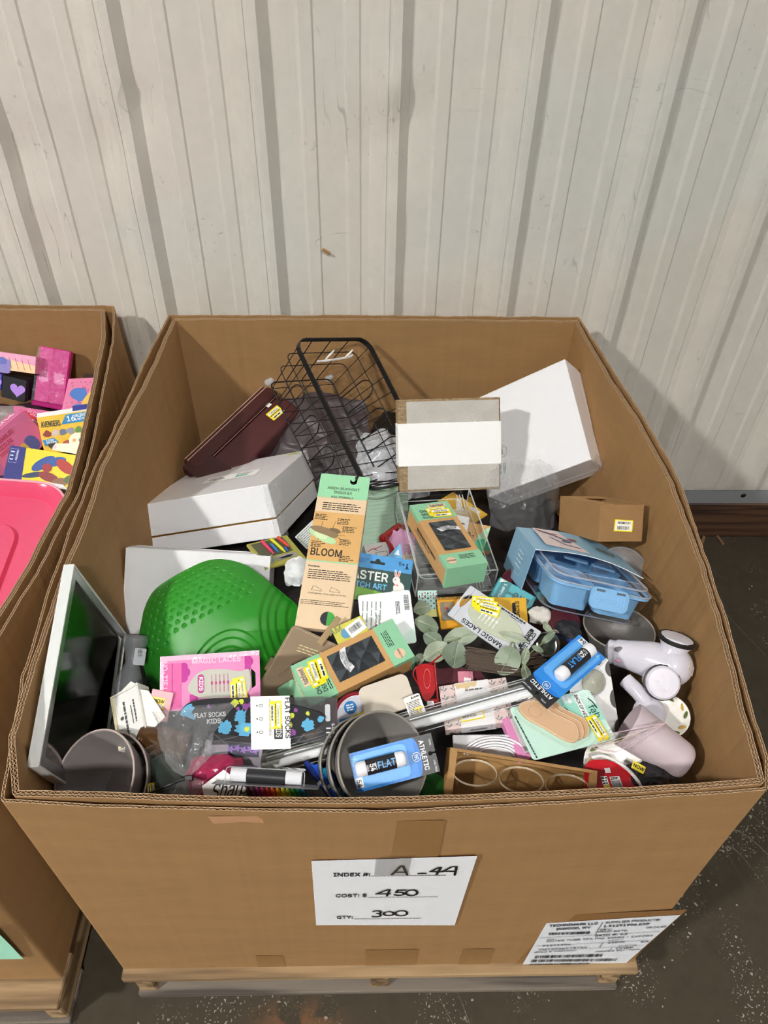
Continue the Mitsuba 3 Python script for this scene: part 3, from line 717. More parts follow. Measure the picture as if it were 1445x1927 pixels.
# ---- wire basket
M, w, h, d = pose('basket')
t = Thing('wire_basket', 'black wire basket with a flat band rim, tipped on its end at the back', 'basket', M)
BK = '#131313'
D = .155
rim = rrect(w, h, .035, n=5)
t.part('rim_band', ext(rim.difference(rim.buffer(-.0022)), -.013, 0), BK, 'satin')
def lerp_ring(k):      # rounded rectangle at depth share k, tapering to the floor of the basket
    x = w / 2 * (1 - .16 * k); y1 = h / 2 * (1 - .10 * k); y0 = -h / 2 * (1 - .38 * k)
    return x, y0, y1, -D * k
def wire(pts, r=.0017, rr=.012, part='wire', closed=False):
    t.part(part, tube(bend(pts, rr, 5, closed), r, 6, closed), BK, 'satin', True)
for k in (.34, .62, 1.0):
    x, y0, y1, z = lerp_ring(k)
    wire([(-x, y0, z), (x, y0, z), (x, y1, z), (-x, y1, z)], .0019 if k == 1 else .0013, .02, 'ring_wire', True)
x, y0, y1, z = lerp_ring(1)
for i in range(9):
    f = (i + .5) / 9; y = y0 + (y1 - y0) * f; yr = -h / 2 + h * f
    wire([(-w / 2 + .001, yr, -.006), (-x, y, z), (x, y, z), (w / 2 - .001, yr, -.006)], .0011, .008, 'cross_wire')
for i in range(3):
    f = (i + 1) / 4 - .5
    wire([(f * w, h / 2 - .001, -.006), (f * 2 * x, y1, z), (f * 2 * x, y0, z), (f * w, -h / 2 + .001, -.006)], .0014, .008, 'length_wire')
for sx in (-1, 1):
    for yy in (.30, .04, -.22):
        k0, k1 = .80, .30; pts = []
        for (dy, kk) in ((-.018, 1), (-.018, .42), (0, .30), (.018, .42), (.018, 1)):
            X, _, _, Z = lerp_ring(kk); pts.append((sx * (X + .001), yy * h * .8 + dy * 1.25, Z))
        wire(pts, .0016, .016, 'loop_wire')
for sx in (-1, 1):
    k = t.part('clip', hull([(sx * x * .98, y1 + .004, -D - .006, .009), (sx * x * .98, y1 + .002, -D + .006, .007)]), '#cfd2d4', 'tinted', True)
zt = Thing('cable_tie', 'white plastic tie bar looped on the top wire of the black basket', 'tie', M)
zt.part('', [tube(bend([(-.055, h / 2 - .045, -.03), (-.03, h / 2 - .05, -.02), (.045, h / 2 - .043, -.02), (.06, h / 2 - .037, -.02)], .01), .0028, 6)] +
        [tube([(cx + .009 * math.cos(a), h / 2 - .040 + .006 * math.cos(a), -.012 + .016 * math.sin(a)) for a in np.linspace(0, 2 * math.pi, 15)[:-1]], .0016, 5, True) for cx in (-.025, .038)], '#e9e9e6', 'satin', 40)

# ---- sage pouch, clear bag
t = Thing('zip_pouch', 'sage green ribbed fabric pouch between the arch insole box and the clear organizer', 'pouch', frame((.012, .772, .615), (-.25, -.3, .92)))
t.part('body', sheet(.115, .17, 60, 60, lambda u, v: (u, v, .012 * np.clip(1 - np.maximum(abs(2 * u), abs(2 * v)) ** 4, 0, 1) + .0008 * np.sin(v * 260))), '#8fa893', 'matte', True)
t.part('zip_cord', tube(bend([(-.05, .06, .012), (-.01, .045, .016), (.03, .055, .016), (.055, .075, .012)], .02), .0022, 6), '#6d8170', 'satin', True)
t = Thing('clear_bag', 'empty clear crinkled plastic bag below the tilted white gift box', 'bag', frame((.325, .79, .675), (.1, -.6, .8)))
t.part('', crumple(.17, .17, .014, 16, 21, 50, 50, .03), None, 'film', 40)

# ---- clear organizer with what lies in it
M, w, h, d = pose('organizer')
t = Thing('acrylic_organizer', 'clear acrylic tray with ribbed floor holding a charcoal deodorizer box', 'organizer', M)
d = .06
for s_, nm in (((w, .0, 0, -h / 2), 'front_wall'), ((w, 0, 0, h / 2), 'back_wall')):
    t.part(nm, sheet(w, d, 2, 2, lambda u, v: (u, v, u * 0)), None, 'clear', S=frame((0, s_[3], -d / 2), (0, 1, 0), (1, 0, 0)))
for sx in (-1, 1):
    t.part('side_wall', sheet(h, d, 2, 2, lambda u, v: (u, v, u * 0)), None, 'clear', S=frame((sx * w / 2, 0, -d / 2), (1, 0, 0), (0, 1, 0)))
t.part('floor_panel', sheet(w, h, 2, 120, lambda u, v: (u, v, .0015 * np.sign(np.sin(v * 150)))), '#cdd3d2', 'smoke', S=tr(0, 0, -d))
t.part('rim', [tube([(-w / 2, -h / 2, 0), (w / 2, -h / 2, 0), (w / 2, h / 2, 0), (-w / 2, h / 2, 0)], .0019, 6, True), tube([(-w / 2, -h / 2, -d), (w / 2, -h / 2, -d), (w / 2, h / 2, -d), (-w / 2, h / 2, -d)], .0016, 6, True)] + [tube([(sx * w / 2, sy * h / 2, -d), (sx * w / 2, sy * h / 2, 0)], .0014, 6) for sx in (-1, 1) for sy in (-1, 1)], '#e4e9e8', 'tinted', 40)
for f in (.30, .34, .38):
    t.part('wall_step', [tube([(f * w, -h / 2 + .004, -d + .004), (f * w + .004, h / 2 - .004, -.012)], .0011, 5)], '#e4e9e8', 'tinted')
t.part('inner_lip', tube(bend([(-w / 2 + .008, -h / 2 + .008, -.020), (w / 2 - .008, -h / 2 + .008, -.020), (w / 2 - .008, h / 2 - .008, -.020), (-w / 2 + .008, h / 2 - .008, -.020)], .012, 4, True), .0011, 5, True), '#dfe5e4', 'tinted', True)
for f in (-.36, -.30, -.24, -.18):
    t.part('rib', box(-w / 2 + .003, w / 2 - .003, f * h - .0016, f * h + .0016, -d + .001, -d + .010, .0008), '#c9cdcc', 'smoke')


def deodorizer(n, label, tab):
    M, _, _, _ = pose(n); w, h, d = POSES[n][7], POSES[n][8], .047
    t = Thing('deodorizer_box', label, 'box', M, 'charcoal deodorizer boxes')
    t.part('body', slab(w, h, d, .0008), '#c79a63', 'satin')
    mint, y1, y0 = '#8cc59d', h * .235, -h * .30
    t.part('top_band', box(-w / 2 - .0004, w / 2 + .0004, y1, h / 2 + .0003, -.009, .0004), mint, 'satin')
    t.part('foot_band', box(-w / 2 - .0004, w / 2 + .0004, -h / 2 - .0006, y0, -.0085, .0004), mint, 'satin')
    t.part('foot_end', box(-w / 2 - .0005, w / 2 + .0005, -h / 2 - .0008, -h / 2 + .006, -d - .0004, -.008), mint, 'satin')
    t.part('striped_end', [box(-w / 2 + .001, w / 2 - .001, h / 2, h / 2 + .0005, z, z + .0016) for z in np.arange(-d + .002, -.01, .0034)], '#cfcaa8', 'satin')
    t.part('top_end', box(-w / 2, w / 2, h / 2 - .0002, h / 2 + .0004, -d, -.009), '#b9b894', 'satin')
    win = rrect(w * .66, h * .44, .006, w * .02, -h * .035)
    k = t.part('window', flat(win, .0007), '#17191c', 'gloss')
    r = np.random.default_rng(3); wx, wy = w * .33, h * .22
    gx, gy = np.linspace(-wx, wx, 4), np.linspace(-wy, wy, 6)
    gr = {}
    P = {(i, j): (gx[i] + w * .02 + r.uniform(-.005, .005) * (0 < i < 3), gy[j] - h * .035 + r.uniform(-.006, .006) * (0 < j < 5), .0009 + r.uniform(0, .002) * (0 < i < 3 and 0 < j < 5)) for i in range(4) for j in range(6)}
    V, F = [], []
    for i in range(3):
        for j in range(5):
            q = [P[i, j], P[i + 1, j], P[i + 1, j + 1], P[i, j + 1]]; b = len(V); V += q
            F += [(b, b + 1, b + 2), (b, b + 2, b + 3)] if (i + j) % 2 else [(b, b + 1, b + 3), (b + 1, b + 2, b + 3)]
    m = trimesh.Trimesh(np.array(V), F, process=False)
    for a in range(4):
        f = np.arange(len(F)) % 4 == (a * 7) % 4
        sub = trimesh.Trimesh(m.vertices, m.faces[f], process=False)
        t.part('facet_pouch', sub, ('#24272b', '#33373c', '#2b2f33', '#434a4e')[a], 'satin', under=k)
    lb = t.part('window_label', flat(poly([(-.022, .005), (-.01, .009), (.004, .010), (.018, .007), (.024, .003), (.026, -.008), (.012, -.003), (-.002, -.002), (-.016, -.006)])), '#dcdde0', 'satin', S=tr(.004, h * .04, .0034), under=k)
    t.part('lettering', [text('NATURAL ODOR', .0046, 0, .0055, .0006, anchor='c', fit=.038), text('ELIMINATOR', .0046, .003, -.0002, .0006, anchor='c', fit=.030)], '#303236', 'matte', S=tr(.004, h * .04, .0036), under=k)
    t.part('logo_panel', flat(rect(-.019, -.006, .019, .006), .0007), '#ddc3a8', 'satin', S=tr(.013, h * .44))
    t.part('lettering', [text('fabfeet', .0085, .013, h * .443, .0009, anchor='c', fit=.03), text('CHARCOAL', .0075, -w * .36, h * .355, .0008, bold=True, fit=.048), text('DEODORIZER', .0075, -w * .36, h * .300, .0008, bold=True, fit=.058), flat(bars(-w * .36, h * .25, w * .40, h * .285, 2, 5, .5, .15), .0008),
                         flat(bars(-.006, -h * .40, .034, -h * .335, 4, 9, .45, .25), .0008)], '#23332b', 'matte')
    t.part('eco_badge', flat(disc(-w * .30, -h * .40, .0095), .0007), '#e0bfa0', 'satin')
    t.part('lettering', [text('eco friendly', .0035, -w * .30, -h * .40, .0009, anchor='c', fit=.018)], '#39302a', 'matte')
    Ss = frame((-w / 2 - .0003, 0, -d / 2), (-1, 0, 0), (0, 1, 0))
    t.part('lettering', [text('CHARCOAL DEODORIZER', .0062, 0, -.003, .0004, anchor='c', fit=.098, bold=True), flat(bars(-.02, .004, .06, .0075, 1, 3), .0005)], '#2e2a22', 'matte', S=Ss)
    clearance(t, tr(.006, h * .345, .001) @ rz(4 if not tab else 0), .042, .026, n=2)
    if tab:
        tabp = rrect(w * .92, .036, .006, 0, 0).difference(shapely.union_all([rrect(.026, .006, .003), disc(0, .002, .005)]))
        t.part('hang_tab', ext(tabp, -.0006, 0), mint, 'satin', S=frame((0, h / 2 + .017, -d + .004), (0, .25, 1), (1, 0, 0)))
    return t


deodorizer('deodorizer_a', 'kraft and mint charcoal deodorizer box lying inside the clear organizer', False)
deodorizer('deodorizer_b', 'kraft and mint charcoal deodorizer box with a hang tab, lying across the tan planner', True)

# ---- cards in and beside the organizer
M, w, h, d = pose('yellow_card')
t = Thing('yellow_card', 'yellow and white printed card at the back of the clear organizer', 'card', M)
t.part('body', slab(w, h, .004, .0005), '#e2b544', 'satin')
t.part('white_mark', flat([poly([(-.02, .0), (.01, .03), (.02, .028), (-.005, -.01)]), rect(.008, -.04, .02, -.01)]), '#efe9d8', 'satin', S=tr(0, 0, .0006))
t = Thing('switch_plate', 'white plastic plate with dark slot under the organizer\'s yellow card', 'plate', frame((.168, .66, .715), (.1, -.2, 1)) @ rz(-12))
t.part('body', slab(.034, .042, .006, .0015), '#e8e8e8', 'gloss')
t.part('slot', flat(rrect(.018, .0025, .001), .0005), '#333436', 'matte')
M, w, h, d = pose('insole_card')
t = Thing('insole_card', 'kraft insole card with mint corner sticking out of the clear organizer', 'card', M)
t.part('body', slab(w, h, .003, .0005), '#cc9f66', 'satin')
t.part('mint_corner', flat(poly([(w * .5, h * .5), (w * .5, -h * .2), (w * .12, -h * .5), (w * .2, h * .1)]), .0005), '#a9dcb9', 'satin')
t.part('green_panel', flat(poly([(w * .47, h * .05), (w * .47, -h * .4), (w * .16, -h * .45), (w * .2, -h * .05)]), .0008), '#58bb8b', 'satin')
t.part('lettering', flat(bars(-w * .3, -.004, w * .1, .012, 3, 4), .001), '#4a3a24', 'matte')


# ------------------------------------------------------------------ goods in the middle of the big carton
# arch support insole box
M, w, h, d = pose('arch_box')
t = Thing('insole_box', 'tall kraft arch support insoles box with mint header, standing in the middle of the heap', 'box', M)
Y = lambda f: h / 2 - h * f
hole = shapely.union_all([disc(.018, h / 2 - .0125, .0075), poly([(.019, h / 2 - .011), (.026, h / 2 - .008), (.028, h / 2 + .01), (.021, h / 2 + .01)])]).difference(disc(.0165, h / 2 - .0085, .0042))
t.part('header', ext(rrect(w, .052, .004, 0, h / 2 - .026).difference(hole), -.002, 0), '#97d3a6', 'satin')
t.part('body', box(-w / 2, w / 2, -h / 2, h / 2 - .045, -.018, 0, .0008), '#e0c6a4', 'satin')
t.part('header_band', flat(rect(-w / 2 + .0008, Y(.165), w / 2 - .0008, h / 2 - .044), .0005), '#97d3a6', 'satin')
t.part('orange_band', flat(rect(-w / 2 + .0008, Y(.585), w / 2 - .0008, Y(.265)), .0005), '#d6aa6c', 'satin')
t.part('mint_rule', flat(rect(-w / 2 + .0008, Y(.592), w / 2 - .0008, Y(.585)), .0005), '#97d3a6', 'satin')
ls = [text('ARCH SUPPORT', .0056, 0, Y(.098), anchor='c', fit=.065), text('INSOLES', .0056, 0, Y(.125), anchor='c', fit=.036), text('ECO-FRIENDLY', .0042, 0, Y(.158), anchor='c', fit=.044, bold=True), text('BLOOM', .0145, -.0455, Y(.553), anchor='l', fit=.062, bold=True),
      flat(bars(-.036, Y(.252), .040, Y(.195), 4, 1, .42, .2), .0007), text('Directions:', .0032, -.044, Y(.628), bold=True), flat(bars(-.042, Y(.705), .044, Y(.640), 5, 4, .40, .25), .0007), text('FOR MORE TIPS AND STYLES', .0026, -.036, Y(.795), fit=.072), flat(bars(-.047, Y(.862), .046, Y(.83), 3, 6, .35, .2), .0007)]
for (x, f, s) in ((-.035, .30, 1), (.010, .32, 2), (.022, .37, 3), (.020, .455, 4), (-.034, .48, 5), (.024, .56, 9)):
    ls.append(flat(bars(x - .012, Y(f + .022), x + .016, Y(f - .02), 4, s, .5, .35), .0007))
for (x0, f0, x1, f1) in ((-.030, .33, -.032, .365), (-.005, .32, -.010, .385), (.002, .415, .018, .415), (.004, .43, .016, .445), (-.034, .46, -.034, .425)):
    ls.append(flat(line([(x0, Y(f0)), (x1, Y(f1))], .0007), .0008))
for (x0) in (-.030, .004):
    ls.append(flat(line([(x0, Y(.77)), (x0 + .002, Y(.745)), (x0 + .009, Y(.752)), (x0 + .018, Y(.765)), (x0 + .019, Y(.775)), (x0, Y(.772)), (x0, Y(.765))], .0006), .0008))
t.part('lettering', ls, '#3a3128', 'matte')
for (cx, f, a, b, dg, c) in ((-.026, .428, .030, .0095, -24, '#b5d9a4'), (-.030, .420, .014, .008, -24, '#cfe0b0')):
    t.part('printed_insole', flat(ell(cx, Y(f), a, b, dg), .0007 + .0003 * (a < .02)), c, 'satin')
t.part('printed_insole', flat(smooth_poly([(-.052, Y(.375)), (-.040, Y(.362)), (-.020, Y(.372)), (-.004, Y(.385)), (.004, Y(.41)), (-.002, Y(.435)), (-.020, Y(.42)), (-.042, Y(.40))], 5), .0012), '#8d7658', 'satin')
t.part('heel_cup', flat(smooth_poly([(-.012, Y(.37)), (.002, Y(.375)), (.008, Y(.395)), (.002, Y(.40)), (-.014, Y(.385))], 5), .0015), '#7a664d', 'satin')
t.part('foam_window', flat(disc(.008, Y(.935), .0135, 16), .0006), '#3c3d42', 'gloss')
t.part('green_foam', flat(disc(.008, Y(.935), .0135, 16).intersection(rect(.007, -h, .05, h)), .0009), '#4da84f', 'gloss')
t.part('side_print', flat(bars(-h * .42, -.004, h * .30, .004, 2, 8, .4, .1), .0004), '#5a4a38', 'matte', S=frame((w / 2, 0, -.009), (1, 0, 0), (0, 1, 0)))

# scratch art box
M, w, h, d = pose('easter_box')
t = Thing('scratch_art_box', 'blue and dark green scratch art box with a white rabbit, behind the arch insole box', 'box', M)
t.part('body', slab(w, h, .022, .0008), '#2f4f4a', 'satin')
t.part('blue_header', box(-w / 2, w / 2, h * .20, h / 2 + .0004, -.012, .0005), '#4d9ad6', 'satin')
t.part('side_edge', box(w / 2 - .001, w / 2 + .0006, -h / 2, h * .2, -.0222, -.0005), '#3a7f9e', 'gloss')
t.part('hang_hole', flat([rrect(.030, .005, .0024, .019, .031), disc(.019, .034, .005)], .0008), '#26302f', 'matte')
t.part('grass', flat(poly([(-w / 2, -h / 2), (w / 2, -h / 2), (w / 2, -.034), (.05, -.027), (0, -.021), (-w / 2, -.016)]), .0006), '#7db648', 'satin')
t.part('lettering', [text('EASTER', .0165, .043, -.004, anchor='r', bold=True, z=.0007)], '#f4f4ee', 'satin')
t.part('lettering', [text('SCRATCH ART', .0105, .042, -.020, anchor='r', bold=True, z=.0007)], '#6cc0ea', 'satin')
t.part('lettering', [text('5+', .0075, .060, .032, z=.0007, bold=True), flat([disc(.078, .036, .002), rrect(.005, .004, .001, .078, .031), rrect(.008, .002, .0008, .078, .028)], .0008), text('SCRATCH', .0035, -.022, .033, z=.0008), text('MAGIC', .0035, -.022, .028, z=.0008)], '#24405a', 'matte')
k = t.part('rabbit', flat([ell(.066, -.012, .011, .012), ell(.060, .002, .0075, .0075), ell(.0575, .014, .0024, .009, 10), ell(.0635, .014, .0024, .009, -12), ell(.076, -.018, .005, .005), ell(.060, -.022, .008, .004)], .0008), '#f3efe9', 'satin')
t.part('bow', flat([poly([(.056, -.005), (.056, -.009), (.060, -.007)]), poly([(.064, -.005), (.064, -.009), (.060, -.007)]), ell(.0575, .014, .0011, .006, 10), ell(.0635, .014, .0011, .006, -12)], .0012), '#cf5a54', 'satin', under=k)
t.part('eye', flat(disc(.0575, .0035, .0012), .0012), '#3a2620', 'satin', under=k)

# back of a white hang card with barcode
M, w, h, d = pose('barcode_card')
t = Thing('backing_card', 'white backing card with fine print and barcode, rounded corners, below the rabbit box', 'card', M)
t.part('body', ext(rrect(w, h, .005), -.0012, 0), '#e8ecec', 'satin')
t.part('mint_corner', flat(poly([(w / 2, -.02), (w / 2, -h / 2), (.0, -h / 2)]).intersection(rrect(w, h, .005)), .0004), '#cfe6dc', 'satin')
t.part('fine_print', [flat(bars(-.034, -.0305, .034, .0095, 5, 4, .25, .3), .0005), flat(bars(-.01, -.003, .012, .006, 2, 2, .6, .1), .0005)], '#8a9290', 'matte', S=tr(-.018, 0) @ rz(-98))
t.part('barcode', flat(barcode(-.014, -.0045, .014, .0045, 11, 24), .0006), '#26282a', 'matte', S=tr(.039, .026) @ rz(-92))
t.part('fine_print', flat(bars(-.012, -.004, .012, .004, 3, 12, .55, .1), .0006), '#3a3d3e', 'matte', S=tr(.022, .018) @ rz(-92))

M, w, h, d = pose('yellow_pack')
t = Thing('slime_pack', 'yellow-green printed packet with white barcode label beside the planner strap', 'packet', M)
t.part('body', slab(w, h, .005, .001), '#cfc95e', 'gloss')
t.part('lettering', [text('AM', .011, -.036, .011, .0007, bold=True)], '#8a8f5e', 'satin')
t.part('blue_dot', flat(disc(-.009, .004, .009), .0006), '#5f97b8', 'satin')
k = t.part('barcode_label', flat(poly([(-.008, .013), (.024, .020), (.029, -.002), (-.003, -.009)]), .0012), '#eeeeea', 'satin')
t.part('barcode', flat(barcode(-.012, -.005, .012, .006, 5, 22), .0015), '#222222', 'matte', S=tr(.0105, .006) @ rz(12), under=k)

# planner
M, w, h, d = pose('planner')
t = Thing('planner', 'tan stitched leather-look planner with strap, under the charcoal deodorizer box', 'planner', M)
t.part('cover', ext(rrect(w, h, .008), -.0022, 0), '#8d7a62', 'satin')
t.part('pages', box(-w / 2 + .003, w / 2 - .004, -h / 2 + .003, h / 2 - .003, -.015, -.0022), '#d9d3a8', 'matte')
t.part('back_cover', ext(rrect(w, h, .008), -.0175, -.015), '#7d6a54', 'satin')
st = rrect(w - .008, h - .008, .006).exterior; L = st.length
t.part('stitching', flat([line([st.interpolate(q).coords[0], st.interpolate(q + .0021).coords[0]], .0008) for q in np.arange(0, L, .0036)], .0005), '#c9bba0', 'matte')
t.part('gold_lettering', flat(bars(-.024, -.008, .026, .008, 3, 2, .25, .2), .0005), '#d9cf9a', 'satin', S=tr(-.014, .050) @ rz(6))
t.part('strap', box(-.006, .006, -.03, .03, -.001, .0012, .0005), '#a28a68', 'satin', S=tr(.0, .098, .006) @ rz(-8))
t.part('pen_loop', lathe([(.0045, -.012), (.005, -.012), (.005, .012), (.0045, .012)], 14), '#8a7456', 'satin', True, S=tr(-w / 2 - .003, .0, -.006) @ rxyz(90, 0, 0))
t.part('clasp_line', [tube([(-.03, .018, .001), (-.044, -.012, .001)], .0006, 5), tube([(-.016, -.006, .001), (-.034, -.030, .001)], .0006, 5)], '#5f5040', 'satin')

# pen pack
M, w, h, d = pose('pen_pack')
t = Thing('gel_pen_pack', 'olive yellow windowed packet of neon pens under the corner of the left gift box', 'packet', M)
t.part('body', slab(w, h, .006, .001), '#a8a34e', 'gloss')
t.part('window', flat(poly([(-.042, .036), (.034, .036), (.034, -.010), (-.040, -.012)]), .0006), '#55573f', 'gloss')
for (x0, y0, x1, y1, c) in ((-.016, .036, -.012, -.008, '#d8456a'), (.006, .036, .014, -.012, '#cfd23c'), (.022, .036, .030, .000, '#d8504a'), (-.002, .02, .0, -.008, '#3f6fb0'), (.022, .0, .020, -.012, '#3b62b8')):
    t.part('pen', tube([(x0, y0, .003), (x1 - (x1 - x0) * .2, y1 + .012, .003), (x1, y1, .003)], [.0035, .0035, .0014], 8), c, 'gloss', True)
t.part('hang_panel', flat(rrect(.052, .013, .005, .010, -.0215), .0008), '#9c9c98', 'satin')
t.part('hang_hole', flat(poly([(-.008, -.022), (.0, -.026), (.018, -.026), (.030, -.021), (.016, -.0195)]), .0011), '#101010', 'matte')
t.part('blue_badge', flat(disc(-.027, -.0215, .0075), .0008), '#6f9fb5', 'satin')
t.part('lettering', flat(bars(-.042, -.018, -.016, -.008, 2, 2, .6, .1), .0011), '#2c2c22', 'matte')
M, w, h, d = pose('leaflet')
t = Thing('leaflet', 'white leaflet with ruled fine print tucked behind the arch insole box', 'leaflet', M)
t.part('sheet', slab(w, h, .002), '#c9cfca', 'matte')
t.part('fine_print', flat(bars(-w * .44, -h * .44, w * .44, h * .44, 8, 5, .3, .2), .0005), '#4e5552', 'matte')

# big white open box behind the green caddy
M, w, h, d = pose('white_box')
t = Thing('white_carton', 'plain white open carton behind the green rubber bin', 'carton', M)
Sb = mat4(np.array([[1, 0, 0], [0, 0, 1], [0, -1, 0]]).astype(float), (0, h / 2, -.04))
t.part('body', shell(w, .08, h, .002), '#dcdcdd', 'satin', S=Sb)
t.part('flap', box(-w / 2, w / 2 - .03, h / 2 - .001, h / 2 + .0012, -.05, -.012), '#c9c9cb', 'satin')

# the green rubber bin
t = Thing('rubber_bin', 'bright green rubber bin with rows of dimples and stepped ridges, lying on its side', 'bin', mat4(Rot.from_quat((.2863, -.0574, .0172, .9563)).as_matrix(), (-.3312, .4178, .672)))
OUT = [(-0.1277, 0.0008), (-0.123, 0.0276), (-0.1183, 0.0484), (-0.1074, 0.072), (-0.0917, 0.0892), (-0.0665, 0.1041), (-0.0351, 0.1186), (-0.0005, 0.1312), (0.0276, 0.1336), (0.0555, 0.1281), (0.0831, 0.1165), (0.1041, 0.0994), (0.1279, 0.0775), (0.1515, 0.0558), (0.1762, 0.0297), (0.1744, -0.0075), (0.1664, -0.0187), (0.132, -0.0741), (0.1152, -0.0964), (0.0988, -0.1359), (-0.0029, -0.146), (-0.084, -0.1461), (-0.108, -0.1243), (-0.1125, -0.0862), (-0.1216, -0.0503), (-0.1262, -0.0262)]
ring_ = smooth_poly(OUT, 10).exterior
nb, nr = 300, 110
bd = np.array([ring_.interpolate(q, True).coords[0] for q in np.arange(nb) / nb]); cc = np.array([.01, -.012])
f_ = np.linspace(0, 1, nr) ** .8
X = cc[0] + f_[:, None] * (bd[:, 0] - cc[0]); Yg = cc[1] + f_[:, None] * (bd[:, 1] - cc[1])
Z = np.repeat((.062 * (1 - f_ ** 3.2))[:, None], nb, 1)
ss = lambda a, b, x: np.clip((x - a) / (b - a), 0, 1) ** 2 * (3 - 2 * np.clip((x - a) / (b - a), 0, 1))
dl = np.hypot(X - .205, (Yg + .0) * .62)
for r_, a_ in ((.090, .004), (.078, .004), (.066, .004), (.050, .005)): Z -= a_ * ss(r_ + .0012, r_ - .0012, dl)
dl = np.hypot((X - .052 - .2 * (Yg + .08)) / 1.0, (Yg + .105) * .72)
for r_, a_ in ((.070, .0028), (.060, .0028), (.049, .003), (.030, -.003)): Z -= a_ * ss(r_ + .0011, r_ - .0011, dl)
dl = np.hypot(X + .115, (Yg + .155) * 1.0)
for r_, a_ in ((.070, .004), (.060, .004)): Z -= a_ * ss(r_ + .0012, r_ - .0012, dl)
PG = sg.Polygon([(-.119, .03), (-.112, -.04), (-.088, -.042), (.0, .002), (.112, .055), (.095, .078), (.062, .113), (.0, .122), (-.062, .098), (-.10, .072)])
ca, sn = math.cos(math.radians(24)), math.sin(math.radians(24))
for i in range(-12, 13):
    for j in range(-9, 10):
        gx, gy = (i + .5 * (j % 2)) * .0178, j * .0125
        hx, hy = gx * ca - gy * sn - .01, gx * sn + gy * ca + .05
        if PG.contains(sg.Point(hx, hy)):
            q = np.hypot(X - hx, Yg - hy); a = ((X - hx) * .5 - (Yg - hy) * .85)
            Z -= ss(.0052, .0044, q) * np.clip(.0010 - a * .62, 0, .0045)
V = np.stack([X, Yg, Z], -1).reshape(-1, 3)
i, j = np.meshgrid(np.arange(nr - 1), np.arange(nb), indexing='ij'); k2 = (j + 1) % nb
Fc = np.concatenate([np.stack([i * nb + j, (i + 1) * nb + j, (i + 1) * nb + k2], -1).reshape(-1, 3), np.stack([i * nb + j, (i + 1) * nb + k2, i * nb + k2], -1).reshape(-1, 3)])
t.part('shell', trimesh.Trimesh(V, Fc, process=False), '#2b8a25', 'satin', True)
t.part('rim', ring(bd, bd, [0, -.03], [0, 0]), '#2a8b28', 'satin', True)

# ---- pouch with red handle, tissue, small boxes in the gap
t = Thing('red_hook', 'glossy red plastic hooked handle beside the sage pouch', 'handle')
t.part('', [tube(bend([(.062, .735, .642), (.035, .705, .655), (.006, .662, .667)], .01), .0075, 10), tube(bend([(.010, .665, .668), (.016, .640, .682), (.026, .622, .681), (.022, .610, .672)], .008), .0042, 8), trimesh.creation.icosphere(2, .0095).apply_translation((.008, .663, .667))], '#9c1f1c', 'gloss', True)
t = Thing('tie_dye_tissue', 'pink and cream tie-dye tissue left of the clear organizer', 'tissue', frame((.047, .655, .645), (0, -.5, .85)))
t.part('', crumple(.06, .08, .006, 30, 4, 24, 24, .01), '#dfa9cf', 'matte', 50)
t.part('cream_half', crumple(.056, .04, .006, 30, 6, 20, 20, .012), '#e4d6c2', 'matte', 50, S=tr(.004, -.030, .004))
M, w, h, d = pose('scribble_box')
t = Thing('sample_box', 'pale grey box with red scribble behind the rabbit box', 'box', M)
t.part('body', slab(w, h, .03), '#c9c8c6', 'satin')
t.part('red_scribble', flat(line([(-.02, .0), (-.008, .006), (.0, .0), (-.006, .004), (.012, .009)], .0016), .0006), '#b3322c', 'satin')
t.part('label_frame', flat(rect(-.005, -.016, .02, -.004).difference(rect(-.004, -.015, .019, -.005)), .0006), '#5b5b5b', 'matte')
t = Thing('blue_tag', 'small light blue triangular card behind the blue header of the rabbit box', 'card', frame((.03, .607, .685), (0, -.5, .86)))
t.part('body', ext(poly([(-.018, -.012), (.016, -.014), (.012, .018)]), -.002, 0), '#6fb0dc', 'satin')
t.part('white_mark', flat(poly([(-.002, -.006), (.010, -.008), (.008, .006)]), .0005), '#d9e6ee', 'satin')
t = Thing('tissue_wad', 'crumpled white tissue between the green bin and the arch insole box', 'tissue', frame((-.168, .54, .70), (-.2, -.5, .85)))
t.part('', crumple(.045, .06, .008, 40, 15, 24, 24, .015), '#d6d9da', 'matte', 50)
M, w, h, d = pose('dot_card')
t = Thing('sticker_sheet', 'mint sticker sheet with rows of tiny coloured marks under the clear organizer', 'card', M)
t.part('body', slab(w, h, .003), '#bfe3dc', 'satin')
t.part('yellow_foot', flat(rect(-w / 2, -h / 2, w / 2, -h * .22), .0004), '#dcd98a', 'satin')
r = np.random.default_rng(5)
t.part('printed_mark', flat([disc(-.016 + .0055 * (q % 7), -.010 + .005 * (q // 7), r.uniform(.001, .0019), 4) for q in range(49) if q % 2], .0006), '#2b5350', 'satin')
t.part('printed_mark', flat([disc(-.016 + .0055 * (q % 7), .012 + .0045 * (q // 7), r.uniform(.001, .0019), 4) for q in range(21) if q % 2 == 0], .0006), '#c2566a', 'satin')
M, w, h, d = pose('orange_pack')
t = Thing('figure_pack', 'orange blister pack with a grey window left of the grey magic laces packet', 'packet', M)
t.part('body', slab(w, h, .006, .001), '#e0a02c', 'satin')
t.part('window', ext(rrect(.026, .036, .004, -.017, .005), 0, .004), '#9f9f96', 'tinted')
for i, c in enumerate(('#b93d34', '#3c6aa8', '#d7c9a8')): t.part('toy_bead', trimesh.creation.icosphere(2, .0028).apply_translation((-.016 + .003 * (i - 1), .010 - .005 * i, .003)), c, 'gloss', True)
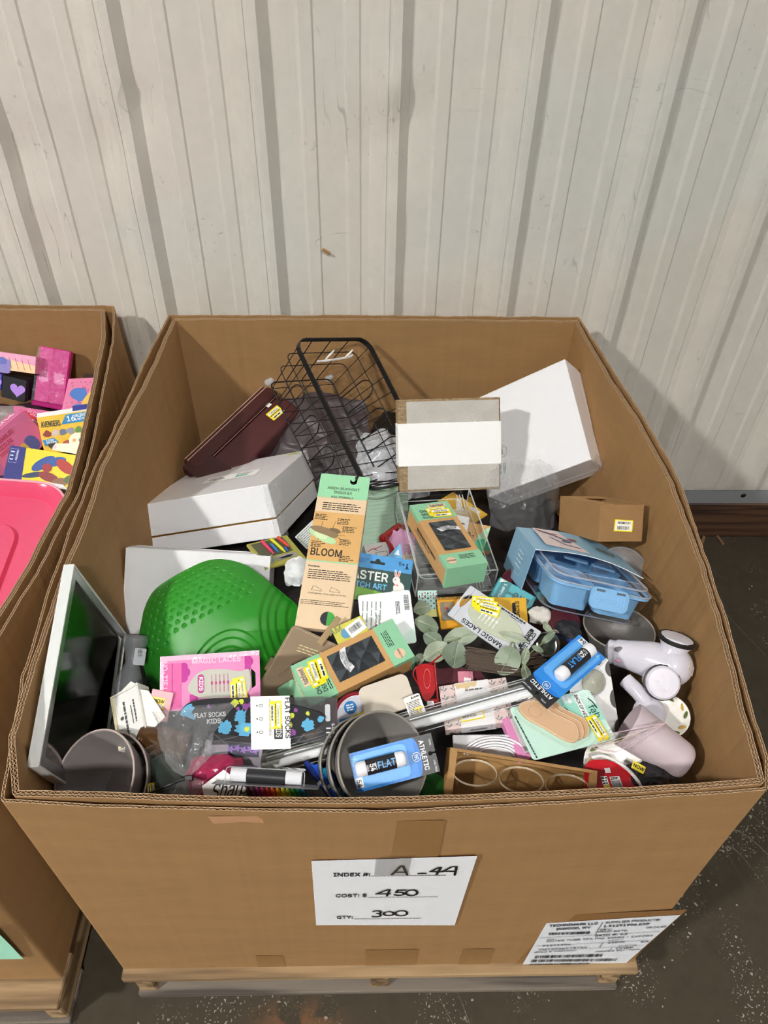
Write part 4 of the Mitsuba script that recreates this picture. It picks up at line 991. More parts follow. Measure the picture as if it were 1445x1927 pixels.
t.part('fringe', [box(-w / 2 + .003 * q, -w / 2 + .003 * q + .0018, h / 2 - .001, h / 2 + .005, -.002, 0) for q in range(18)], '#c08f3a', 'matte')

# ---- magic laces packets
M, w, h, d = pose('lace_pack')
t = Thing('lace_packet', 'silver-grey no-tie laces packet lying upside down above the eucalyptus sprig', 'packet', M)
body = rrect(w, h, .002).difference(smooth_poly([(.060, -.018), (.066, -.020), (.073, -.008), (.070, .008), (.064, .008)], 4))
t.part('body', ext(body, -.004, 0), '#c6c9ce', 'gloss')
t.part('window', ext(smooth_poly([(0.052, 0.006), (0.045, -0.019), (0.019, -0.028), (-0.027, -0.025), (-0.057, -0.006), (-0.047, 0.012), (-0.013, 0.021), (0.028, 0.022)], 6), -.0005, .0035), '#bcc2ab', 'gloss')
t.part('printed_laces', [flat([line([(x, -.014), (x, .012)], .0012), disc(x, -.002, .0021, 5)], .0042) for x in np.linspace(-.004, .026, 5)], '#f2f2ec', 'satin')
t.part('lettering', [text('MAGIC LACES', .0082, -.036, .0245, .0006, bold=True, fit=.085), flat(bars(-.045, -.034, .030, -.0305, 1, 3, .9, .05), .0006), flat(bars(-.04, -.0295, .026, -.0275, 1, 4, .6, .05), .0006)], '#26292d', 'matte')
t.part('lettering', [text('NO-TIE LACES', .0088, -.072, .031, .0008, rot=-90, fit=.058, bold=True), flat(bars(-.0625, -.008, -.058, .02, 1, 1, .2, 0), .0008)], '#26292d', 'matte')
k = t.part('black_pill', flat(rrect(.0075, .042, .0035, -.0612, -.010), .0007), '#1b1c1e', 'satin')
t.part('lettering', text('ATHLETIC', .0042, -.0612, -.010, .001, rot=-90, anchor=None, fit=.03), '#e8e8e8', 'satin', S=tr(-.0015, .015), under=k)
clearance(t, tr(.038, -.020, .004) @ rz(-148), .040, .022, n=3)
t.part('zip_line', box(w / 2 - .012, w / 2 - .011, -h / 2, h / 2, 0, .0008), '#a9adb3', 'gloss')
M, w, h, d = pose('yellow_laces')
t = Thing('lace_packet', 'amber yellow laces packet half hidden behind the silver-grey laces packet', 'packet', M)
t.part('body', slab(w * 1.3, h * 1.3, .004, .0008), '#d9a732', 'satin')
k = t.part('black_pill', flat(rrect(.006, .026, .003, -.008, -.002), .0006), '#202022', 'satin')
t.part('lettering', [text('LACES', .0075, -.018, .016, .0008, rot=-90, fit=.034, bold=True)], '#2a2415', 'matte')
M, w, h, d = pose('teal_box')
t = Thing('stamp_kit_box', 'teal box reading stamp and life, upside down left of the blue lunch box', 'box', M)
t.part('body', slab(w, h * 1.1, .03, .0008), '#3f9fa8', 'satin')
t.part('dark_band', flat(rect(w * .18, -h * .52, w * .42, h * .52), .0005), '#27747c', 'satin')
t.part('cream_corner', flat(poly([(w * .47, -h * .3), (w * .3, -h * .5), (w * .47, -h * .5)]), .0008), '#d9d2c2', 'satin')
t.part('lettering', text('STAMP &', .0055, w * .27, h * .42, .001, rot=-90, fit=.03), '#e2ece9', 'satin')
t.part('lettering', [text('Life', .014, -w * .40, -.008, .001, bold=True), text('Flower', .007, -w * .02, -.004, .001, rot=0, fit=.018)], '#173c40', 'satin')

# ---- eucalyptus and twig broom
LEAVES = [(0.0752, 0.4367, 0.7063, -0.2203, -0.2673, 0.9381, 0.9712, 0.029, 0.2364, 0.0166, 0.0144), (0.0809, 0.391, 0.7155, 0.142, -0.3681, 0.9189, 0.9392, -0.243, -0.2425, 0.0237, 0.017), (0.0926, 0.3215, 0.729, -0.0523, -0.5427, 0.8383, 0.8733, 0.3824, 0.302, 0.0248, 0.0173), (0.1255, 0.3105, 0.7338, 0.2067, -0.2705, 0.9403, 0.2267, 0.9481, 0.2229, 0.0248, 0.0221), (0.1396, 0.3569, 0.7254, 0.0102, -0.5801, 0.8145, 0.9683, 0.2089, 0.1367, 0.032, 0.0166), (0.2109, 0.2871, 0.7492, -0.0917, -0.3566, 0.9298, 0.5462, 0.7627, 0.3463, 0.026, 0.0216), (0.2273, 0.3394, 0.7485, -0.2104, -0.5671, 0.7963, 0.9263, -0.3762, -0.0231, 0.0252, 0.007), (0.2907, 0.3401, 0.7438, -0.1198, -0.5395, 0.8334, 0.7559, 0.4946, 0.4288, 0.0167, 0.006), (0.2416, 0.2938, 0.7532, -0.2153, -0.448, 0.8677, 0.2324, 0.8395, 0.4911, 0.0151, 0.0075), (0.2385, 0.259, 0.7521, -0.215, -0.5396, 0.814, 0.2147, -0.8392, -0.4996, 0.0163, 0.0082), (0.2958, 0.369, 0.7362, 0.1908, -0.5505, 0.8127, 0.4938, -0.6617, -0.5641, 0.0115, 0.0064), (0.0888, 0.3531, 0.724, 0.1717, -0.3275, 0.9291, 0.8201, -0.4751, -0.319, 0.0177, 0.0148), (0.0638, 0.3141, 0.7186, -0.095, -0.4968, 0.8627, 0.5153, 0.7169, 0.4696, 0.0103, 0.0082), (0.2667, 0.313, 0.7484, -0.1944, -0.4832, 0.8536, 0.8731, -0.4819, -0.074, 0.0109, 0.0051)]

t = Thing('eucalyptus_sprig', 'artificial eucalyptus sprig with round grey-green leaves lying across the laces packet', 'sprig')
for i, (ox, oy, oz, nx, ny, nz, dx, dy, dz, a, b) in enumerate(LEAVES):
    o_ = smooth_poly([(-a, 0), (-a * .75, b * .55), (-a * .2, b), (a * .45, b * .9), (a * .92, b * .42), (a, 0), (a * .92, -b * .42), (a * .45, -b * .9), (-a * .2, -b), (-a * .75, -b * .55)], 4).exterior
    bp = np.array(o_.coords)[:-1]; n_ = len(bp); V = [(0, 0)]; rr = [0]
    fr = (.25, .5, .75, 1)
    P = np.vstack([np.zeros((1, 2))] + [bp * q for q in fr])
    zz = .004 * np.cos(P[:, 0] / a * 2.2 + i) + 5.0 * P[:, 1] ** 2 * (1 if i % 2 else -1) * .5 - .0012 * np.exp(-(P[:, 1] / .0012) ** 2)
    F = [(0, 1 + q, 1 + (q + 1) % n_) for q in range(n_)]
    for q in range(3):
        for e in range(n_):
            u0, u1 = 1 + q * n_ + e, 1 + q * n_ + (e + 1) % n_
            F += [(u0, u0 + n_, u1 + n_), (u0, u1 + n_, u1)]
    g = ('#8a967f', '#7f8d76', '#959f88', '#748370')[i % 4]
    k = t.part('leaf', trimesh.Trimesh(np.column_stack([P, zz]), F, process=False), g, 'satin', True, S=frame((ox, oy, oz + .006), (nx, ny, nz), (dx, dy, dz)))
    if a > .014: t.part('vein', flat(line([(-a * .9, 0), (a * .85, 0)], .0005), 0), '#b9c4a4', 'satin', under=k, S=frame((ox, oy, oz + .0075), (nx, ny, nz), (dx, dy, dz)) @ tr(0, 0, .002))
for pts in ([LEAVES[0], LEAVES[2], LEAVES[3]], [LEAVES[1], LEAVES[2], LEAVES[4]], [LEAVES[5], LEAVES[6], LEAVES[9], LEAVES[8], LEAVES[7]]):
    t.part('stem', tube(bend([(p[0], p[1], p[2] + .003) for p in pts], .02), .0013, 6), '#7d8a5a', 'satin', True)
t = Thing('twig_broom', 'dark brown bundle of fine twigs under the eucalyptus leaves', 'broom')
r = np.random.default_rng(9); ms = []
for i in range(110):
    s_ = r.uniform(-1, 1); u_ = r.uniform(-1, 1)
    p = np.array((0, 0, .016)) + np.array([(.145, .305 + .02 * s_, .722 + .008 * u_), (.19, .292 + .018 * s_, .728 + .010 * u_), (.24, .282 + .016 * s_, .728 + .010 * u_), (.272 + .008 * u_, .298 + .018 * s_, .722 + .010 * u_)]) + r.normal(0, .002, (4, 3))
    ms.append(tube(bend(p, .02, 4), .0008, 3, caps=False))
t.part('', ms, '#4a3c30', 'matte')
t = Thing('red_glasses', 'translucent red plastic goggles with an engraved oval, left of the eucalyptus leaves', 'glasses', frame((.073, .248, .752), (-.1, -.5, .85)))
t.part('lens', ext(smooth_poly([(-.018, .026), (.004, .030), (.014, .020), (.012, -.012), (.0, -.030), (-.008, -.026), (-.016, -.002)], 6), -.002, .002), '#a3161b', 'gloss')
t.part('engraving', [flat(disc(-.001 + .0055 * math.cos(q) * 1, .006 + .0155 * math.sin(q), .0005, 3), .0024) for q in np.linspace(0, 2 * math.pi, 34)[:-1]], '#d99a94', 'satin')
t.part('temple', [tube(bend([(.004, .030, .004), (.012, .034, .008), (.014, .004, .006), (.016, -.03, .002)], .01), .0018, 6), tube(bend([(-.018, .026, .002), (-.026, .014, .0), (-.014, -.006, .0), (.002, -.026, .0)], .01), .0016, 6), tube([(.010, .034, .006), (.024, .044, .004)], .0014, 6), tube([(.004, -.03, .0), (.018, -.03, 0)], .004, 6)], '#8f1418', 'gloss', True)
t.part('white_foot', box(-.006, .006, -.004, .004, 0, .005, .0015), '#e8e6e6', 'gloss', S=tr(.004, -.034, 0))
t = Thing('gingham_cloth', 'maroon and pink patterned cloth under the twig broom', 'cloth', frame((.118, .268, .722), (0, -.4, .9)))
t.part('body', crumple(.12, .05, .006, 20, 31, 30, 16, .004), '#4f1b25', 'matte', 50)
t.part('pink_patch', crumple(.026, .034, .003, 30, 32, 12, 12, .003, .0), '#c77f90', 'matte', 50, S=tr(.022, 0, .007))
t.part('white_patch', ext(rect(-.006, -.007, .006, .007), 0, .001), '#e6dcdc', 'matte', S=tr(.024, -.002, .012) @ rz(-8))

# ---- cups, can, cloth between the teal box and the bento
t = Thing('maroon_cup', 'dark maroon plastic cup bottom up under the blue lunch box', 'cup', frame((.338, .43, .66), (.1, -.35, .93)))
t.part('', lathe([(.0, .048), (.026, .048), (.031, .045), (.036, .0), (.037, -.01)], 40), '#4d2229', 'gloss', 40)
t = Thing('maroon_cup', 'dark maroon plastic cup wedged behind the teal box', 'cup', frame((.272, .555, .64), (-.1, -.4, .9)))
t.part('', lathe([(.0, .040), (.020, .040), (.024, .037), (.028, .0), (.029, -.01)], 40), '#5a1f2c', 'gloss', 40)
t = Thing('white_cup', 'small off-white paper cup on its side below the maroon cup', 'cup', frame((.315, .378, .708), (.15, -.55, .8)))
t.part('', lathe([(.006, -.022), (.0075, .004), (.0088, .005), (.0092, .003), (.0078, -.024), (0, -.024)], 28), '#cfc6b8', 'satin', 40)
t = Thing('white_cloth', 'crumpled white cloth right of the amber laces packet', 'cloth', frame((.298, .425, .705), (0, -.4, .9)))
t.part('', crumple(.045, .034, .006, 40, 33, 20, 16, .012), '#d3cdc4', 'matte', 50)
t = Thing('metal_can', 'dark metal can with a ridged silver lid behind the blue flat laces pack', 'can', frame((.303, .352, .712), (-.75, -.35, .5)))
t.part('body', lathe([(0, -.022), (.022, -.022), (.0225, .0), (.021, .002)], 32), '#3a3a3c', 'metal', 40)
t.part('lid', lathe([(.022, .001), (.0236, .002), (.0236, .006), (.0225, .007), (.0236, .008), (.0236, .012), (.021, .013), (.019, .011), (0, .011)], 32), '#8f8f90', 'metal', 40)
t = Thing('mesh_bag', 'black mesh fabric with a bit of blue beside the metal can', 'bag', frame((.343, .386, .702), (0, -.3, .95)))
t.part('', crumple(.05, .05, .006, 40, 35, 24, 24, .01), '#26262b', 'matte', 50)
t.part('blue_scrap', crumple(.02, .014, .004, 60, 36, 10, 10, .004), '#2c48b0', 'satin', 50, S=tr(-.004, -.022, .010))


def bowl(label, o, ax, R, Hh, r0, n, step, col='#77736e', group=None, sticker=False, lip='#a39b90'):
    o, ax = np.array(o, float), np.array(ax, float) / np.linalg.norm(ax)
    for i in range(n):
        t = Thing('bowl', label[i], 'bowl', frame(o - ax * step * i, ax), group)
        pr = [(r0 * .02, -Hh + .003), (r0, -Hh + .003), (r0 + .006, -Hh + .007)] + [(r0 + .006 + (R - r0 - .008) * q ** .72, -Hh + .007 + (Hh - .008) * q) for q in np.linspace(.12, 1, 9)]
        out = [(x + .0028 if z > -Hh + .004 else x, z - .0028) for x, z in pr[2:]][::-1] + [(r0, -Hh), (0, -Hh)]
        t.part('body', lathe(pr + [(R + .0002, 0), (R + .0012, -.001)] + out, 72), col, 'satin', 40)
        t.part('lip', lathe([(R - .0012, -.0004), (R - .0006, .0012), (R + .0008, .0012), (R + .0016, -.0006)], 72), lip, 'satin', True)
        if sticker and i == 1:
            clearance(t, mat4(np.linalg.inv(t.M)[:3, :3] @ frame((0, 0, 0), (.75, -.30, .55), (.1, -.8, -.5))[:3, :3], np.linalg.inv(t.M)[:3, :3] @ (o - ax * step * i + np.array([.0735, -.022, .018]) - t.M[:3, 3])), .022, .013)


bowl(['grey ceramic bowl tucked half under the blue lunch box at the right wall'], (.447, .408, .690), (.05, .2, .97), .066, .05, .034, 1, .0, '#67635f')
bowl(['front bowl of the grey stack in the middle front, holding a blue laces pack', 'middle bowl of the grey stack in the middle front', 'rear bowl of the grey stack in the middle front, left of the other two'], (-0.0042, 0.0813, 0.8), (.42, -.36, .83), .0718, .075, .036, 3, .034, '#77746f', 'grey bowls stacked in the middle front', lip='#8f897f')
bowl(['front bowl of the grey stack in the front left corner, open to the viewer', 'second bowl of the grey stack in the front left corner, with a yellow sticker', 'rear bowl of the grey stack in the front left corner'], (-.436, .080, .752), (-.42, -.30, .85), .074, .072, .034, 3, .030, '#7d7776', 'grey bowls stacked in the front left corner', True, lip='#b9a9a2')


# ------------------------------------------------------------------ goods along the front of the big carton
M, w, h, d = pose('bento')
t = Thing('lunch_box', 'light blue divided lunch box with clear lid and blue card sleeve, tilted at the right', 'lunch box', M)
BL = '#7fb2dc'
body = []
lo, hi = rrect(w * .90, h * .86, .03, n=8), rrect(w * .96, h * .95, .026, n=8)
def band(g0, z0, g1, z1, n=96):
    a = np.array([g0.exterior.interpolate(q, True).coords[0] for q in np.arange(n) / n]); b = np.array([g1.exterior.interpolate(q, True).coords[0] for q in np.arange(n) / n])
    V = np.vstack([np.column_stack([a, np.full(n, z0)]), np.column_stack([b, np.full(n, z1)])]); i = np.arange(n); j = (i + 1) % n
    return trimesh.Trimesh(V, np.vstack([np.stack([i, j, n + j], 1), np.stack([i, n + j, n + i], 1)]), process=False)
t.part('clear_base', [band(lo, -.070, hi, -.016), flat(lo, -.070)], None, 'clear', True)
t.part('base_edge', [tube([(x, y, -.070) for x, y in list(lo.exterior.coords)[:-1]], .0016, 6, True)], '#8d93a0', 'tinted', True)
t.part('lid_gasket', ext(hi.difference(hi.buffer(-.004)), -.016, -.011), BL, 'satin')
t.part('clear_lid', [band(hi, -.008, rrect(w * .9, h * .88, .024, n=8), 0), flat(rrect(w * .9, h * .88, .024, n=8), 0)], None, 'clear', True)
t.part('lid_edge', [tube([(x, y, 0) for x, y in list(rrect(w * .9, h * .88, .024, n=8).exterior.coords)[:-1]], .0020, 6, True), tube([(x, y, -.009) for x, y in list(hi.buffer(.001).exterior.coords)[:-1]], .0018, 6, True)], '#c9d2dc', 'tinted', True)
for x0, x1, y0, y1 in ((-w * .42, -.004, -h * .41, -.02), (.002, w * .43, -h * .41, -.02), (-w * .42, w * .43, -.012, h * .40)):
    g = rrect(x1 - x0, y1 - y0, .016, (x0 + x1) / 2, (y0 + y1) / 2, 8)
    t.part('compartment', [band(g.buffer(-.006), -.066, g, -.018), flat(g.buffer(-.006), -.0655), band(g, -.018, g.buffer(.002), -.018)], BL, 'satin', 40)
for x in (-w * .02, w * .25):
    t.part('cutlery', ext(rrect(.05, .014, .006, x, h * .10), -.016, -.012), '#8fc0ea', 'gloss', S=rz(-14))
k = t.part('latch', ext(rrect(.076, .040, .012, 0, 0), -.0035, 0), BL, 'satin', S=frame((.008, -h * .5 - .0045, -.022), (0, -.95, .32), (1, 0, 0)))
for q in (.0, .005, .010):
    g = rrect(.058 - q * 2, .026 - q * 1.4, .006, 0, -.003)
    t.part('groove', ext(g.buffer(.0006).difference(g), 0, .0008), '#97c5ee', 'satin', under=k, S=frame((.008, -h * .5 - .0045, -.022), (0, -.95, .32), (1, 0, 0)))
t.part('hinge_pin', [box(x - .008, x + .008, -.002, .002, 0, .002) for x in (-.020, .020)], '#5b6671', 'satin', under=k, S=frame((.008, -h * .5 - .0045, -.022), (0, -.95, .32), (1, 0, 0)) @ tr(0, .014, 0))
sl = [(-.112, -.032, .004), (-.02, -.034, .016), (.05, -.040, .012), (.103, -.062, .003)]
ny_ = 10; V = []
for (x, y, z) in bend(sl, .05, 6):
    for q in np.linspace(0, 1, ny_): V.append((x, y + q * (.094 - y) * (1 if x < .09 else .8), z + .003))
V = np.array(V); nx_ = len(V) // ny_; a = (np.arange(nx_ - 1)[:, None] * ny_ + np.arange(ny_ - 1)).ravel()
F = np.vstack([np.stack([a, a + ny_, a + ny_ + 1], 1), np.stack([a, a + ny_ + 1, a + 1], 1)])
t.part('card_sleeve', trimesh.Trimesh(V, F, process=False), '#86aec6', 'satin', True)
t.part('sleeve_side', [box(-.1135, -.1120, -.034, .094, -.082, .0075)], '#7fa9c4', 'satin')
t.part('sleeve_edge', tube([tuple(q) for q in V[::ny_]], .0008, 5), '#e4e8ea', 'satin')
zf = lambda x, y: .0225 - abs(x + .0) * .10
t.part('printed_picture', flat(poly([(-.085, .085), (-.030, .088), (.004, -.020), (-.085, -.010)]), 0), '#d8c6c4', 'satin', S=tr(0, 0, .0185) @ rxyz(0, -2, 0))
t.part('printed_shape', flat([line([(-.075, .07), (-.05, .055), (-.03, .04)], .006), line([(-.06, .04), (-.04, .01), (-.01, .0)], .004), ell(-.028, .030, .012, .008, 20)], .0006), '#5b6480', 'satin', S=tr(0, 0, .0187) @ rxyz(0, -2, 0))
t.part('printed_shape', flat([line([(-.08, .075), (-.06, .065), (-.04, .062)], .004), ell(-.012, .045, .010, .006, -10)], .0008), '#8a4a4e', 'satin', S=tr(0, 0, .0187) @ rxyz(0, -2, 0))
t.part('gold_stamp', flat(bars(-.022, -.010, .022, .010, 3, 4, .6, .1), .0006), '#c9bb84', 'metal', S=tr(.052, .012, .0175) @ rxyz(0, 6, -18))
t.part('panel_outline', flat(rrect(.05, .055, .006).difference(rrect(.0485, .0535, .0055)), .0006), '#c3d5e0', 'satin', S=frame((-.1137, .02, -.036), (-1, 0, 0), (0, -1, 0)))
t.part('fine_print', flat(bars(-.018, -.018, .018, .02, 4, 4, .3, .2), .0007), '#c3d5e0', 'matte', S=frame((-.1137, .02, -.036), (-1, 0, 0), (0, -1, 0)))
t = Thing('round_lid', 'round clear plastic lid standing between the lunch box and the small kraft carton', 'container', frame((.492, .565, .665), (-.2, -.75, .62)))  # a clear round lid, built as a thin rimmed disc
t.part('', lathe([(.05, 0), (.052, .003), (.055, .002), (.056, -.004), (.053, -.006), (.05, 0), (0, .001)], 56), '#9ea3a8', 'smoke', True)


def lace_roll(n, label, clip=None):
    M, w, h, d = pose(n); w = .056
    t = Thing('lace_blister', label, 'blister pack', M, 'blue flat athletic laces packs')
    y0 = h / 2 - .030
    t.part('header', ext(rect(-w / 2, y0, w / 2, h / 2).difference(shapely.union_all([disc(0, h / 2 - .008, .0032), rect(-.0012, h / 2 - .008, .0012, h / 2)])), -.001, 0), '#2a2b2e', 'satin')
    g = poly([(-w / 2, y0 + .002)] + [(x, y0 + .002 - .008 * (1 - (2 * x / w) ** 2) * -1) for x in np.linspace(-w / 2, w / 2, 9)] + [(w / 2, y0), (w / 2, -h / 2), (-w / 2, -h / 2)])
    t.part('blue_card', ext(rect(-w / 2, -h / 2, w / 2, y0 + .001), -.001, .0004), '#2f86d8', 'satin')
    t.part('blue_arc', flat(ell(0, y0, w * .49, .008).intersection(rect(-w, y0, w, 1)), .0006), '#1f77d0', 'satin')
    tray = rrect(w * .86, h * .66, .008, 0, -.020)
    t.part('inner_panel', flat(tray, .0008), '#5fa8ea', 'satin')
    yy = np.linspace(-.5, .5, 12); L_ = h * .60; yc = -.020
    pts = [(-.004, yc + q * L_, .012) for q in yy]
    for s_ in (-1, 1):
        y_a, y_b = yc + s_ * L_ * .5, yc + s_ * L_ * .27
        m = tube([(-.004, y_b, .0105), (-.004, (y_a + y_b) / 2, .0108), (-.004, y_a - s_ * .003, .0105), (-.004, y_a, .0105)], [.0105, .011, .0105, .007], 18)
        m = m.subdivide(); v = m.vertices; m.vertices = v + .0006 * (meshkit.noise(v * 700, 3)[:, None] - .5)
        t.part('white_lace', m, '#e4e5ea', 'matte', True)
    t.part('black_wrap', tube([(-.004, yc - L_ * .29, .0105), (-.004, yc + L_ * .29, .0105)], .0112, 24), '#1f2023', 'satin', 40)
    Q = mat4(None, (-.004, yc, .0216))
    t.part('lettering', text('FLAT', .0095, .0045, -.006, .0003, rot=90, bold=True, fit=.027), '#3a93e0', 'satin', S=Q)
    t.part('lettering', [text('54', .0080, -.0055, -.0165, .0003, bold=True, fit=.011), text('inch', .0036, -.0045, -.0215, .0003, fit=.009), flat(rect(-.0055, -.0078, .0055, -.0072), .0003)], '#eeeeee', 'satin', S=Q)
    t.part('blister', [ext(tray, 0, .0003), tube(bend([(x, y, .002) for x, y in list(tray.exterior.coords)[:-1]], .001, 2, True), .0011, 5, True)], None, 'clear', 40)
    k = t.part('badge', flat(disc(0, y0 + .001, .0075), .0010), '#2a6cb4', 'satin')
    t.part('badge_ring', flat([disc(0, y0 + .001, .0066).difference(disc(0, y0 + .001, .0059))] + bars(-.0036, y0 - .002, .0036, y0 + .004, 3, 2, .5, .1), .0014), '#e6eef4', 'satin', under=k)
    t.part('lettering', [text('ATHLETIC', .0068, 0, y0 + .0125, .0006, anchor='c', bold=True, fit=.043), text('OVAL', .0026, -.020, h / 2 - .006, .0006), text('ONE PAIR', .0026, .010, h / 2 - .006, .0006)], '#f2f2f2', 'satin')
    t.part('lettering', [text('FLAT', .0075, -.020, -h / 2 + .003, .0008, bold=True, fit=.022)], '#8fc4f2', 'satin')
    k = t.part('size_tab', flat(rect(.008, -h / 2 + .001, .022, -h / 2 + .012), .0009), '#e9e9e9', 'satin')
    t.part('lettering', [text('54', .0065, .010, -h / 2 + .003, .0012, bold=True)], '#222222', 'satin', under=k)


lace_roll('socks_b', 'blue flat athletic laces pack with white lace ends, right of the twig broom')
lace_roll('socks_a', 'blue flat athletic laces pack stuck inside the front grey bowl')

# cow print card with suction knob
M, w, h, d = pose('cow_card')
t = Thing('suction_toy_card', 'white cow-spotted hang card with a clear round suction knob, behind the mint heel pack', 'card', M)
g = rrect(w, h, .008)
t.part('body', ext(g, -.0012, 0), '#ececea', 'satin')
t.part('cow_spot', flat(shapely.union_all([ell(.042, .048, .012, .014), ell(.043, -.002, .013, .017), ell(.040, -.052, .010, .016), ell(.017, .064, .009, .006)]).intersection(g), .0005), '#5a5a57', 'satin')
S = tr(.004, .034)
t.part('knob', lathe([(.0205, 0), (.021, .003), (.0195, .005), (.016, .0045), (.015, .0062), (.011, .0055), (.010, .0075), (.006, .0065), (.005, .0085), (0, .0085)], 40), '#a8a89a', 'gloss', True, S=S)
t.part('blue_print', flat([disc(.0235 * math.cos(q), .0235 * math.sin(q), .0007, 3) for q in np.linspace(0, 2 * math.pi, 44)], .0006), '#4d78b8', 'matte', S=S)
t.part('orange_mark', flat(disc(.012, .063, .0022), .0008), '#d98a4a', 'satin')

# mint heel pack
M, w, h, d = pose('heel_pack')
t = Thing('heel_cushion_pack', 'mint back of heel cushion pack with three beige inserts, at the front right', 'blister pack', M)
g = rrect(w, h, .006)
t.part('card', ext(g, -.0014, 0), '#c4e6d8', 'satin')
t.part('teal_panel', flat(poly([(.014, .046), (.046, .018), (.0695, .018), (.0695, -.012), (.046, -.008), (.014, -.02)]).intersection(g), .0005), '#9fdac6', 'satin')
t.part('white_stripe', flat([line([(.048 + q, .046), (.0695, .030 + q * .8)], .0018).intersection(g) for q in np.arange(-.012, .018, .006)] + [line([(.052 + q, -.046), (.069, -.030 - q)], .0018).intersection(g) for q in np.arange(-.004, .014, .006)], .0008), '#edf5f0', 'satin')
k = t.part('white_label', flat(poly([(.039, .044), (.049, .043), (.047, -.006), (.037, -.006)]), .0010), '#f2f4f2', 'satin')
t.part('lettering', text('BACK OF HEEL', .0052, .0405, .041, .0012, rot=-92, fit=.046, bold=True), '#3a4040', 'matte', under=k)
INS = [(-0.059, 0.035), (-0.052, 0.043), (-0.039, 0.044), (-0.019, 0.036), (-0.013, 0.017), (0.002, 0.001), (0.014, -0.014), (0.009, -0.033), (-0.002, -0.039), (-0.016, -0.029), (-0.034, -0.006), (-0.053, 0.016)]
for i in range(3):
    gi = sa.translate(smooth_poly(INS, 5), .011 * (2 - i) if i < 2 else 0, .003 * (2 - i))
    kk = t.part('insert', ext(gi, .001 + .003 * i, .0055 + .003 * i), ('#c9a27c', '#cda681', '#d2ac88')[i], 'matte')
    t.part('insert_edge', tube([(x, y, .0055 + .003 * i) for x, y in list(gi.exterior.coords)[:-1:2]], .0006, 5, True), '#e0c8aa', 'satin', True, under=kk)
    if i == 2: t.part('ring_mark', flat(disc(-.037, .024, .0105).difference(disc(-.037, .024, .0099)), .0119), '#b5916c', 'matte', under=kk)
gb = sa.scale(smooth_poly(INS, 5).union(sa.translate(smooth_poly(INS, 5), .022, .006)).convex_hull.buffer(.004), 1, 1)
t.part('blister', tube([(x, y, .002) for x, y in list(gb.exterior.coords)[:-1]], .0014, 6, True), None, 'clear', True)
t.part('lettering', [text('fab', .011, .053, .016, .0009, rot=-82), flat(bars(.050, -.002, .053, .012, 1, 2, .2), .0009), text('2 PAIRS', .0028, .014, .030, .0009, rot=-75), flat(bars(-.038, -.0015, .038, .0015, 1, 7, .8, .02), .0009).apply_transform(tr(-.0645, -.008) @ rz(-87))], '#2f4a44', 'matte')
t.part('white_sock', flat([rrect(.006, .013, .002, .022, .037), rrect(.006, .013, .002, .029, .035)], .0008), '#f0f5f2', 'satin')
t.part('hook_mark', [tube([(.060, .030, .001), (.064, .022, .001), (.066, .010, .001)], .0009, 5)], '#30363a', 'satin')
clearance(t, tr(.0485, -.022, .003) @ rz(-86), .040, .019, n=1)
t.part('sticker_frame', flat([rect(.0395, -.0455, .048, -.040), rect(.0495, -.0455, .058, -.040)], .0028), '#f2dc1c', 'satin')

M, w, h, d = pose('pink_carton')
t = Thing('pink_carton', 'bright pink and white carton under the mint heel pack', 'carton', M @ tr(-.004, .024, -.022))
w, h = .128, .072
t.part('body', slab(w, h, .018, .0008), '#d98ab8', 'satin')
t.part('white_panel', flat([poly([(-w / 2 + .012, h / 2 - .004), (-w / 2 + .024, h / 2 - .004), (-w / 2 + .024, -h / 2 + .01), (-w / 2 + .012, -h / 2 + .01)])], .0005), '#efe6e8', 'satin')
t.part('barcode', flat(barcode(-w / 2 + .013, -h / 2 + .012, -w / 2 + .023, -h / 2 + .02, 3, 12), .0008), '#2a2a2a', 'matte')
t.part('magenta_edge', box(w * .1, w / 2 + .0004, -h / 2 - .0004, -h / 2 + .012, -.0182, .0004), '#b13f80', 'gloss')
t = Thing('clear_shard', 'pointed clear plastic shard with pink tint over the frosted cup', 'packaging', frame((.362, .118, .80), (0, -.3, .95)))
t.part('sheet', ext(poly([(-.052, -.016), (-.028, .004), (.064, .020), (-.018, -.022)]), 0, .0006), None, 'clear')
t.part('edge', tube(bend([(-.052, -.016, 0), (-.028, .004, .001), (.064, .020, .004), (-.018, -.022, .0)], .002, 3, True), .0009, 5, True), '#e2c3cf', 'tinted', True)
t.part('crease', [tube([(-.05, -.014, .001), (.062, .019, .004)], .0007, 5), tube([(-.03, -.012, .001), (.02, .004, .003)], .0006, 5)], '#e9d6c4', 'tinted')

# frosted cup
ax = np.array([.383, .163, .757]) - np.array([.463, .111, .742])
t = Thing('frosted_cup', 'frosted mauve-grey plastic cup lying on its side against the right wall', 'cup', frame((.385, .162, .762), ax + np.array((0, 0, .01))))
L_ = .105
prof = [(.0375, 0), (.0385, -.001), (.0385, -.004), (.036, -.03), (.031, -L_ + .014), (.029, -L_ + .006), (.024, -L_), (0, -L_)]
t.part('', lathe(prof + [(0, -L_ + .003), (.022, -L_ + .003), (.028, -L_ + .012), (.0345, -.03), (.0375, 0)], 14), '#c3b4ba', 'satin', 50)

